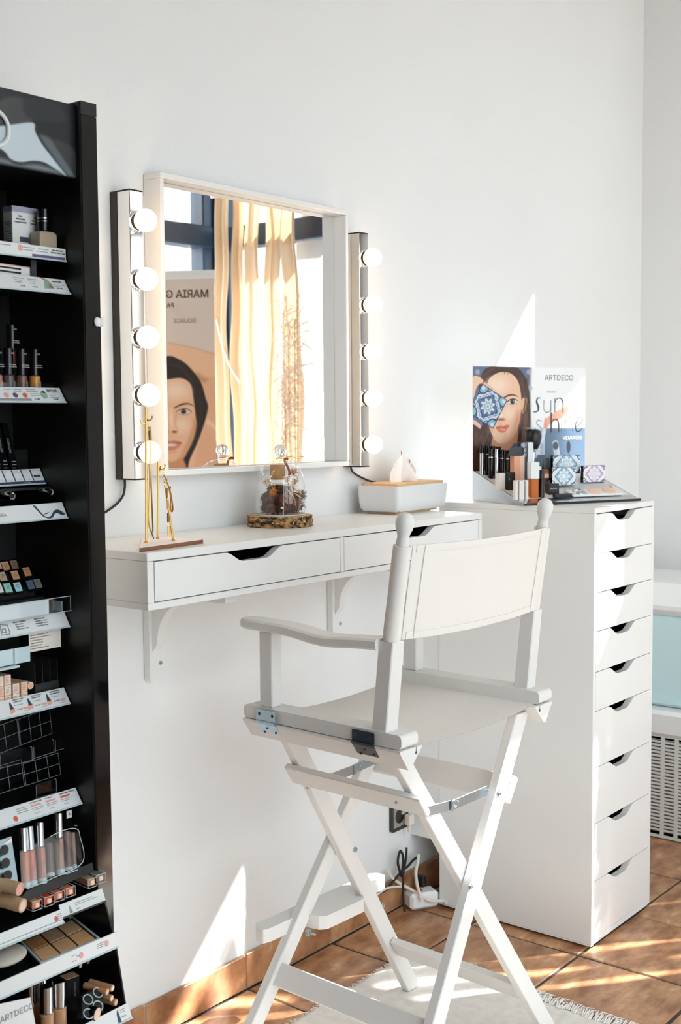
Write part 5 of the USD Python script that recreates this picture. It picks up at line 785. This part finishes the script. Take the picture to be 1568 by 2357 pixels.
rack('divider_rack', 'empty clear divider rack, lower left of four', (-10, 1830), (56, 1809), (-18, 1768), 2, 2, -.178); rack('divider_rack', 'empty clear divider rack, lower right of four', (60, 1808), (140, 1782), (53, 1758), 3, 2, -.178)
def lipf(px0, py0, px1, py1, hh, y, lab):
    t = SP('clear_lip', lab, 'holder', at(px0, py0, 'y', y), 0, 'clear front lips of the racks'); a, b = at(px0, py0, 'y', y), at(px1, py1, 'y', y); u_ = V(0, 0, hh)
    t.add('edge', tube(spline([a+u_*.9, a, a*.98+b*.02, b*.97+a*.03, b, b+u_*.9, b+u_-V(.004, 0, 0)], 5), .0006, 5), 'rack_edge'); t.add('sheet', hull([a, b, a+u_, b+u_, a+V(0, .0012, 0), b+V(0, .0012, 0), a+u_+V(0, .0012, 0), b+u_+V(0, .0012, 0)]), 'acrylic')
lipf(2, 1768, 74, 1750, .026, -.182, 'clear upturned lip, left, between the divider racks'); lipf(78, 1746, 124, 1731, .024, -.182, 'clear upturned lip, middle, between the divider racks'); lipf(128, 1728, 168, 1718, .022, -.182, 'clear upturned lip, right, between the divider racks'); lipf(84, 1838, 130, 1824, .026, -.205, 'clear upturned lip above the lipstick price rail')
# lip gloss tubes standing in a clear box
mat('gloss_peach', (214, 140, 116), .15); mat('gloss_pink', (206, 124, 110), .15); mat('gloss_rose', (196, 130, 120), .15); mat('gloss_mauve', (120, 92, 90), .2); mat('gloss_tan', (168, 134, 116), .15); mat('gloss_brown', (134, 108, 96), .15)
for i, (pb, pt, m, hi, lab) in enumerate((((60, 2040), (52, 1906), 'gloss_peach', 1, 'peach lip gloss, first from left in the clear box'), ((76, 2035), (66, 1902), 'gloss_pink', 1, 'coral lip gloss, second from left in the clear box'), ((98, 2030), (90, 1893), 'gloss_rose', 1, 'rose lip gloss, third from left in the clear box'), ((116, 2016), (112, 1940), 'gloss_mauve', 0, 'mauve lip gloss without visible cap, fourth in the clear box'), ((139, 2010), (134, 1872), 'gloss_tan', 1, 'tan lip gloss with tallest silver cap in the clear box'), ((158, 2002), (152, 1912), 'gloss_brown', 0, 'brown lip gloss, second from right in the clear box'), ((171, 1996), (166, 1915), 'gloss_tan', 0, 'slim tan lip gloss at the right of the clear box'))):
    a, b = at(*pb, 'y', -.262), at(*pt, 'y', -.235); t = SP('lip_gloss', lab, 'lip gloss', a, 0, None); d = b-a; r = .0078 if i < 6 else .005
    t.add('tube', cyl((0, 0, .0), d*(.58 if hi else .97), r, 14), m, world=False); t.add('clear_base', cyl(-d*.03, d*.07, r*1.06, 14), 'clear_edge', world=False)
    if hi: t.add('cap', cyl(d*.585, d, r*.98, 16), 'silver', world=False)
    if i in (1, 2): t.add('lettering', text('ARTDECO', .003, V(.0015, -r-.0006, 0)+d*.10, d, V(-1, 0, 0)), 'ink_white', world=False)
gb = SP('gloss_box', 'clear box with rounded corner holding the lip gloss tubes', 'box', at(110, 2030, 'y', -.27)); g0, g1, g2 = at(50, 2046, 'y', -.272), at(190, 1990, 'y', -.272), at(183, 1912, 'y', -.25)
gb.add('front', hull([g0, g1, g2, at(116, 1925, 'y', -.25), at(45, 1960, 'y', -.25), g0+V(0, .001, 0), g2+V(0, .001, 0), g1+V(0, .001, 0)]), 'acrylic'); gb.add('edge', tube(spline([at(116, 1925, 'y', -.25), at(150, 1910, 'y', -.25), at(176, 1908, 'y', -.25), at(184, 1925, 'y', -.253), at(190, 1985, 'y', -.272), at(120, 2022, 'y', -.272), at(62, 2046, 'y', -.272)], 5), .0008, 5), 'clear_edge')
st.add('gloss_back', tube(spline([at(172, 1900, 'y', -.215), at(205, 1903, 'y', -.215), at(212, 1925, 'y', -.22), at(213, 1975, 'y', -.24), at(203, 1992, 'y', -.262), at(150, 2012, 'y', -.272)], 5), .0010, 5), 'clear_edge')
st.add('gloss_ledge', hull([at(30, 2090, 'y', -.275), at(216, 2005, 'y', -.275), at(62, 2050, 'y', -.268), at(213, 1985, 'y', -.268), at(62, 2050, 'y', -.2), at(213, 1985, 'y', -.2), at(216, 2005, 'y', -.2)]), 'black_satin')
p = at(159, 1874, 'y', -.215); t = SP('code_label', 'small white label on a black bar behind the gloss tubes', 'label', p); t.add('label', cbox(-.006, .006, -.0006, 0, -.007, .007, 0), 'paper', world=False); t.add('letter', text('A', .005, (-.002, -.0008, -.0025), (1, 0, 0), (0, 0, 1)), 'ink', world=False); t.add('holder', cbox(-.008, .008, .0005, .004, -.06, .012, .0005), 'black_gloss', world=False)
tb_ = SP('tester_card', 'grey tester card with black wells at the left edge', 'tester', at(10, 2030, 'y', -.285)); c0 = [at(*q, 'y', yy) for q, yy in (((-30, 2060), -.290), ((44, 2045), -.290), ((26, 1925), -.25), ((-30, 1945), -.25))]
tb_.add('card', hull([q+V(0, d_, 0) for q in c0 for d_ in (0, .002)]), 'zinc'); tb_.add('white_top', hull([q+V(0, d_, 0) for q in [at(*z, 'y', -.254) for z in ((2, 1948), (26, 1928), (30, 1962), (12, 1975))] for d_ in (-.0008, 0)]), 'paper')
for px, py in ((9, 1985), (14, 2013), (6, 1955)): c_ = at(px, py, 'y', -.2625-(py-1955)*.0003); tb_.add('well', lathe([(0, 0), (.0085, 0), (.0085, .001), (0, .001)], 20, c_+V(0, -.0045, 0), (0, -1, .2)), 'black_satin')
# gloss bars and wooden sticks lying on the tier
mat('bar_peach', (228, 150, 104), .2); mat('bar_red', (214, 90, 56), .2); mat('bar_coral', (224, 120, 84), .2); mat('bar_salmon', (226, 126, 98), .2); mat('bar_tan', (206, 160, 124), .2); mat('bar_silver', (128, 130, 128), .2); mat('bar_end', (250, 214, 190), .3)
for px, py, m, lab in ((86, 2084, 'bar_peach', 'peach lip colour bar lying first from left on the ledge'), (114, 2074, 'bar_red', 'bright red-orange lip colour bar lying second from left'), (138, 2063, 'bar_coral', 'coral lip colour bar lying third from left'), (163, 2053, 'bar_salmon', 'salmon lip colour bar lying fourth from left'), (213, 2032, 'bar_tan', 'tan lip colour bar lying left of the silver one'), (233, 2022, 'bar_silver', 'dark silver lip colour bar lying rightmost on the ledge')):
    p = at(px, py, 'y', -.288); t = SP('lip_colour_bar', lab, 'lip colour', p, -.10, None); t.add('bar', cbox(-.0085, .0085, .002, .075, -.007, .0075, .0022), m, world=False); t.add('clear_sleeve', [tube([(sx*.0095, .0, sz_*.0082), (sx*.0095, .07, sz_*.0082)], .0008, 5) for sx in (-1, 1) for sz_ in (-1, 1)]+[tube([(-.0095, 0, -.0082), (.0095, 0, -.0082), (.0095, 0, .0082), (-.0095, 0, .0082)], .0008, 5, True)], 'clear_edge', world=False); t.add('bullet', cbox(-.0045, .0045, -.0006, .003, -.0045, .0045, .0015), 'bar_end', world=False)
noisy('beech', (206, 168, 128), (222, 186, 148), 30, .55, .1)
for px, py, m, r, lab in ((46, 2047, 'ink_pink', .0115, 'thick wooden lip crayon with dark pink end, upper of two'), (53, 2085, 'carton_pink', .0120, 'thick wooden lip crayon with pale pink end, lower of two')):
    p = at(px, py, 'y', -.316); t = SP('lip_crayon', lab, 'crayon', p, 0, None); dx = unit(V(-.30, 1, .10)); t.add('barrel', lathe([(r*.72, 0), (r*.95, 0), (r, .001), (r, .085), (0, .085)], 28, (0, 0, 0), dx), 'beech', world=False); t.add('end', lathe([(0, 0), (r*.73, 0), (r*.73, .004), (0, .004)], 24, dx*.0004, dx), m, world=False)
p = at(246, 2046, 'y', -.25); t = SP('beige_stick', 'beige round stick end beside the lowest right lip bar', 'stick', p); t.add('stick', cyl((0, 0, 0), (-.02, .08, .0), .009, 16), 'beech', world=False)
# open palette and sponge on the eighth tier
ZP = .4535; pq = [V(-.252, -.211, ZP), V(-.127, -.202, ZP), V(-.160, -.3165, ZP), V(-.286, -.314, ZP)]; pu, pv = unit(pq[2]-pq[3]), unit(pq[0]-pq[3]); pv = unit(pv-pu*(pv@pu)) if 0 else pv
pt = SP('contour_palette', 'open palette of six tan and brown powders on the lower tier', 'palette', pq[3]); P_at = lambda a, b: pq[3]*(1-a)*(1-b)+pq[2]*a*(1-b)+pq[1]*a*b+pq[0]*(1-a)*b
quad = lambda a0, a1, b0, b1, z0, z1: hull([P_at(a, b)+V(0, 0, z) for a in (a0, a1) for b in (b0, b1) for z in (z0, z1)])
pt.add('base', quad(-.02, 1.02, -.02, 1.03, -.012, -.001), 'black_satin'); pt.add('rim', [quad(-.02, .015, -.02, 1.03, -.001, .0025), quad(.985, 1.02, -.02, 1.03, -.001, .0025), quad(-.02, 1.02, -.03, .01, -.001, .002)], 'clear_edge')
for k, (a, b, c_) in enumerate(((0, 1, (166, 110, 58)), (1, 1, (168, 126, 92)), (2, 1, (194, 154, 106)), (0, 0, (218, 166, 116)), (1, 0, (204, 154, 110)), (2, 0, (206, 154, 104)))): nm = f'powder_{k}'; noisy(nm, tuple(min(v+12, 250) for v in c_), tuple(min(v+30, 252) for v in c_), 60, .7, .3, dist=.001); pt.add('powder_pan', quad(.04+a*.315, .325+a*.315, .06+b*.46, .46+b*.46, -.001, .0012), nm)
pt.add('hinge', [sph(P_at(a, 1.02), .003, 1) for a in (0.0, .98)], 'clear_edge')
sc = V(-.322, -.250, .462); t = SP('sponge', 'flat round beige make-up sponge left of the open palette', 'sponge', sc); t.add('sponge', sph((0, 0, 0), V(.046, .040, .013), 3), 'sponge', world=False, smooth=True); st.add('sponge_tray', hull([(-.40, -.318, .438), (-.29, -.318, .438), (-.40, -.2, .446), (-.26, -.2, .446), (-.40, -.318, .434), (-.29, -.318, .434), (-.40, -.2, .434), (-.26, -.2, .434)]), 'black_satin')
# bottom tier: foundation bottles, boxes, testers
mat('foundation', (160, 112, 78), .15); mat('foundation_light', (196, 150, 112), .15); mat('tan_top', (206, 164, 122), .5)
for px, py, y, lab in ((72, 2305, -.27, 'foundation bottle with silver cap, back left'), (94, 2296, -.27, 'foundation bottle with silver cap, back right'), (108, 2357, -.31, 'foundation bottle with silver cap, front left'), (137, 2345, -.31, 'foundation bottle with silver cap, front right')):
    p = at(px, py, 'y', y); t = SP('foundation_bottle', lab, 'bottle', V(p[0], y, .312), 0, None); zt2 = at(px, py-(62 if y > -.3 else 88), 'y', y)[2]-.312; t.add('glass', cyl((0, 0, 0), (0, 0, zt2*.5), .0125, 20, .002), 'foundation' if y > -.3 else 'foundation_light', world=False); t.add('cap', cyl((0, 0, zt2*.51), (0, 0, zt2), .0115, 22, .001), 'silver', world=False)
p = at(160, 2262, 'y', -.262); t = SP('powder_box', 'tall black box with tan end standing behind the lip wells', 'box', V(p[0], -.262, .312), -.15); h_ = at(160, 2246, 'y', -.262)[2]-.312; t.add('box', cbox(-.014, .014, -.012, .012, 0, h_, .0006), 'black_satin', world=False); t.add('tan_end', cbox(-.0135, .0135, -.0115, .0115, h_-.001, h_+.0006, 0), 'tan_top', world=False); t.add('lettering', text('ARTDECO', .0042, (.006, -.0122, h_-.036), (0, 0, 1), (-1, 0, 0)), 'ink_grey', world=False)
p = at(125, 2275, 'y', -.25); t = SP('black_box', 'wide black box with faint print behind the foundation bottles', 'box', V(p[0], -.235, .312), -.1); t.add('box', cbox(-.03, .03, -.015, .015, 0, .045, .0006), 'black_satin', world=False); t.add('lettering', text('ARTDECO', .004, (-.012, -.0152, .034), (1, 0, 0), (0, 0, 1)), 'ink_grey', world=False)
p = at(24, 2340, 'y', -.335); cd = SP('brand_card', 'white card with grey ARTDECO print at the bottom left'.replace('ARTDECO', 'brand'), 'card', V(p[0], -.33, .30)); e = [at(*q, 'y', -.335) for q in ((-40, 2320), (70, 2296), (84, 2370), (-40, 2400))]
cd.add('card', hull([q+V(0, d_, 0) for q in e for d_ in (0, .0012)]), 'rail_white'); u_ = unit(e[1]-e[0]); cd.add('lettering', text('ARTDECO', .0105, at(0, 2356, 'y', -.3355), V(1, 0, 0), V(0, 0, 1)), 'ink_grey')
tw_ = SP('well_tester', 'black tester block with four glossy round wells', 'tester', at(212, 2300, 'y', -.33)); wq = [at(188, 2293, 'y', -.318), at(238, 2270, 'y', -.318), at(238, 2330, 'y', -.345), at(188, 2345, 'y', -.345)]
tw_.add('block', hull([q+V(0, d_, -d_*.3) for q in wq for d_ in (0, .012)]), 'black_satin'); nn = unit(np.cross(wq[1]-wq[0], wq[3]-wq[0])); nn = nn if nn[1] < 0 else -nn
for px, py in ((202, 2301), (225, 2285), (225, 2316), (203, 2334)): c_ = on(px, py, wq[0], nn); tw_.add('well', tube([c_+nn*.001+unit(wq[1]-wq[0])*(.0092*np.cos(a))+unit(np.cross(nn, wq[1]-wq[0]))*(.0092*np.sin(a)) for a in np.linspace(0, 2*PI, 20, endpoint=False)], .0011, 6, True), 'clear_edge')
for px, py, m, r, lab in ((248, 2283, 'carton_peach', .0062, 'round peach lip pencil end, middle of five'), (260, 2275, 'carton_cream', .0062, 'round cream lip pencil end, top right of five'), (258, 2298, 'bar_end', .0060, 'round pink lip pencil end, third of five'), (268, 2308, 'bar_end', .0066, 'round pink lip pencil end, lowest of five'), (186, 2223, 'carton_cream', .0055, 'round grey-white pencil end under the palette rail, left'), (204, 2213, 'shade_sand', .0055, 'round beige pencil end under the palette rail, right')):
    y_ = -.335 if py > 2260 else -.26; p = at(px, py, 'y', y_); t = SP('lip_pencil', lab, 'pencil', p, 0, None); dx = unit(V(-.25, 1, .05)); t.add('barrel', lathe([(r*.8, 0), (r, .001), (r, .05), (0, .05)], 18, (0, 0, 0), dx), 'shade_tan' if py > 2260 else 'black', world=False); t.add('end', lathe([(0, 0), (r*.82, 0), (r*.82, .002), (0, .002)], 18, dx*.0002, dx), m, world=False)
p = at(224, 2334, 'y', -.347); t = SP('powder_disc', 'large peach round powder end on the bottom price rail', 'powder', p); dx = unit(V(-.3, 1, .1)); t.add('barrel', lathe([(.0105, 0), (.0125, .001), (.0125, .03), (0, .03)], 24, (0, 0, 0), dx), 'black_gloss', world=False); t.add('disc', lathe([(0, 0), (.0108, 0), (.0108, .002), (0, .002)], 24, -dx*.0006, dx), 'bar_end', world=False)
st.add('bottom_deck', cbox(SX0, SXI-.004, -.345, -.056, .305, .312, .0005), 'black')
# ---------------------------------------------------------------- what the mirror shows: banner, curtain, dried grasses in the window corner
BA, BB = V(2.221, -2.0, 0), V(2.330, -1.81, 0); bu = unit(BA-BB); bn = V(-bu[1], bu[0], 0) if V(-bu[1], bu[0], 0)@V(-.867, .498, 0) > 0 else V(bu[1], -bu[0], 0)
BW = .405; ban = Thing('roll_up_banner', 'beige roll-up banner with a dark-haired woman, seen in the mirror', 'banner', BB+bu*BW/2)
bp = Paint(204, 1050, 170, 620, (224, 208, 194))
def Z4(*p): return [(130-x/3.733, 110+y/3.733) for x, y in p]
FS, FSS, FSL, FH = (236, 186, 148), (208, 146, 106), (250, 222, 198), (40, 30, 26)
bp.poly(Z4((-500, 300), (-200, 150), (92, 145), (300, 190), (490, 240), (560, 300), (560, 1500), (-300, 1500), (-520, 900)), (238, 192, 156), 3); bp.line(Z4((92, 140), (300, 186), (560, 270)), 3, (214, 158, 116), .7, 4); bp.line(Z4((330, 430), (420, 480), (560, 500)), 14, (196, 136, 96), .8, 12); bp.poly(Z4((380, 520), (560, 490), (560, 1300), (300, 1300), (330, 1050), (400, 800)), (232, 178, 140), 8); bp.line(Z4((420, 830), (480, 880), (560, 960)), 8, (250, 220, 196), .8, 8)
bp.poly(Z4((92, 255), (180, 285), (260, 345), (360, 480), (400, 620), (420, 700), (390, 830), (330, 1000), (260, 1150), (200, 1300), (-30, 1300), (-100, 1150), (-160, 900), (-200, 620), (-150, 430), (-60, 300)), FH, 3)
bp.line(Z4((110, 330), (200, 360), (290, 480)), 4, (92, 70, 58), .6, 5); bp.line(Z4((340, 620), (370, 720), (340, 860)), 3, (84, 62, 50), .5, 5)
bp.poly(Z4((92, 455), (200, 448), (275, 500), (298, 620), (312, 760), (318, 860), (290, 980), (240, 1085), (190, 1160), (100, 1190), (0, 1140), (-60, 1040), (-110, 880), (-120, 700), (-90, 520), (0, 460)), FS, 3)
bp.poly(Z4((300, 800), (318, 860), (290, 980), (240, 1085), (200, 1150), (150, 1180), (220, 1040), (270, 920)), FSS, 10, True, .8); bp.poly(Z4((100, 1180), (200, 1150), (215, 1300), (-10, 1300), (20, 1150)), FSS, 6); bp.ell(*Z4((150, 560))[0], 28, 18, FSL, 1.3, 0, .8); bp.ell(*Z4((200, 860))[0], 16, 16, FSL, 1.3, 0, .7); bp.ell(*Z4((105, 800))[0], 4, 22, FSL, 1.2, 0, .7)
for s in (1, -1):
    m_ = (lambda *p: Z4(*[(95+(x-95)*s, y) for x, y in p]))
    bp.line(m_((135, 705), (200, 675), (260, 672), (298, 690)), [2.4, 3.6, 2.6, 1], FH, 1, 1.5); bp.poly(m_((165, 745), (200, 722), (240, 722), (272, 745), (235, 762), (195, 760)), (226, 210, 200), 1.2); bp.ell(*m_((212, 740))[0], 6.2, 5.2, (50, 36, 30), .3); bp.line(m_((150, 738), (195, 716), (240, 715), (282, 742)), [1.4, 2, 2, 1.2], (30, 22, 20)); bp.line(m_((170, 756), (220, 768), (272, 750)), 1.2, (120, 80, 60), .7)
    bp.line(m_((150, 760), (140, 850), (160, 900)), 2.5, FSS, .6, 4); bp.ell(*m_((132, 915))[0], 6, 2.6, (120, 70, 50), .8)
bp.poly(Z4((5, 1010), (60, 985), (95, 995), (130, 985), (190, 1012), (150, 1062), (95, 1080), (40, 1062)), (214, 138, 108), 1.5); bp.line(Z4((8, 1012), (95, 1016), (188, 1012)), 2.2, (110, 62, 50)); bp.ell(*Z4((100, 1028))[0], 12, 3, (240, 222, 212), .6); bp.line(Z4((50, 1090), (95, 1098), (140, 1088)), 3, FSS, .6, 4)
bp.poly(Z4((-520, 1500), (560, 1500), (560, 3600), (-520, 3600)), (226, 190, 160), 40, False)
ztop_ = 2.004; PXS = .00199; m_, c_ = bp.mesh(BB+bn*.0016+V(0, 0, ztop_-1050*.00188), bu, (0, 0, 1), BW, 1050*.00188)
pn = ban.add('panel', place(cbox(0, BW, .03, ztop_, -.001, .001, 0), BB, bu, (0, 0, 1)), 'paper'); ban.add('print', m_, 'print_matt', parent=pn, col=c_)
bt = lambda t, h, px, py, m, **k: ban.add('lettering', text(t, h, BB+bn*.0018+bu*((490-px)*PXS)+V(0, 0, ztop_-(py-640)*.00188), bu, (0, 0, 1), **k), m, parent=pn)
bt('MARIA G', .0325, 479, 684, 'ink_brown', bold=True); bt('PA', .019, 400, 706, 'ink_brown', bold=True); bt('SOURCE', .0185, 449, 742, 'shade_brown')
ban.add('top_rail', place(cbox(-.004, BW+.004, ztop_-.002, ztop_+.034, -.006, .006, .003), BB, bu, (0, 0, 1)), 'white_gloss'); ban.add('base', place(cbox(-.01, BW+.01, .0, .07, -.03, .03, .012), BB, bu, (0, 0, 1)), 'silver')
cu = Thing('curtain', 'sheer beige curtain in gathered strips at the window corner, seen in the mirror', 'curtain', (2.66, -1.87, .55))
PY = lambda px: -2.106+(px-492)*.00253
g = np.random.default_rng(8)
for k, (a, b) in enumerate(((488, 518), (528, 552), (566, 590), (612, 640), (654, 694))):
    ya, yb = PY(a), PY(b); ph = g.uniform(0, 6, 6)
    def sheet(u, v, ya=ya, yb=yb, ph=ph, k=k):
        z = .55+1.87*v; wob = .010*np.sin(z*5+ph[0])+.006*np.sin(z*13+ph[1]); gather = 1-.18*np.exp(-((z-2.42)/.25)**2)+.22*np.exp(-((z-1.2)/.5)**2)
        y = (ya+yb)/2+wob+(u-.5)*(yb-ya)*gather*1.06; return np.stack([2.66+.02*np.sin(u*9+ph[2]+.6*np.sin(z*2+ph[3]))+.012*np.sin(u*21+ph[4]), y, z], -1)
    cu.add('strip', thick(sheet, 26, 60, .0007), 'curtain', smooth=True)
cu.add('rod', cyl((2.66, -2.14, 2.432), (2.66, -1.58, 2.432), .007, 10), 'white'); cu.add('cord', tube(spline([(2.648, PY(492), 1.86), (2.636, PY(510), 1.74), (2.632, PY(530), 1.64), (2.64, PY(552), 1.56)], 6), .004, 6), 'rail_white')
vs_ = Thing('floor_vase', 'white vase of dried pampas grass on the window bench, seen in the mirror', 'vase', (2.44, -1.45, .43)); vs_.add('vase', lathe([(0, 0), (.06, 0), (.085, .08), (.08, .2), (.045, .3), (.05, .34), (.042, .34), (.038, .3), (0, .3)], 32, (2.44, -1.45, .4305)), 'porcelain', smooth=60)
pg = Thing('pampas_grass', 'pale dried pampas plumes standing in the white vase', 'dried grass', (2.44, -1.45, .73))
for k in range(9):
    a = g.uniform(0, 2*PI); sp_ = g.uniform(.04, .22); b0 = V(2.44, -1.45, .74); top = b0+V(np.cos(a)*sp_*.6, np.sin(a)*sp_*.75, g.uniform(.75, 1.35)); mid = (b0+top)/2+V(np.cos(a)*.02, np.sin(a)*.02, .05)
    P = spline([b0, mid, top], 10); s_ = pg.add('stem', tube(P, .0022, 5), 'straw'); bl = []
    n0 = int(len(P)*.55)
    for _ in range(64):
        i = g.integers(n0, len(P)-1); c0_ = P[i]; d = unit(P[i+1]-P[i]+g.normal(size=3)*.38); l = g.uniform(.05, .11); w = unit(np.cross(d, g.normal(size=3)))*g.uniform(.002, .0045); bl.append(trimesh.Trimesh([c0_-w*.4, c0_+w*.4, c0_+d*l*.6+w, c0_+d*l*.6-w, c0_+d*l+V(0, 0, -.01)], [[0, 1, 2], [0, 2, 3], [3, 2, 4]], process=False))
    pg.add('plume', bl, 'petal', parent=s_, smooth=False, kind='stuff')
bd = Thing('window_blind', 'narrow white fabric blind on the side window, seen bright in the mirror', 'blind', (2.745, -1.57, 1.5)); bd.add('fabric', cbox(2.744, 2.746, -1.69, -1.475, .92, 2.19, 0), 'blind'); bd.add('bottom_bar', cbox(2.740, 2.750, -1.695, -1.47, .905, .92, .002), 'white')
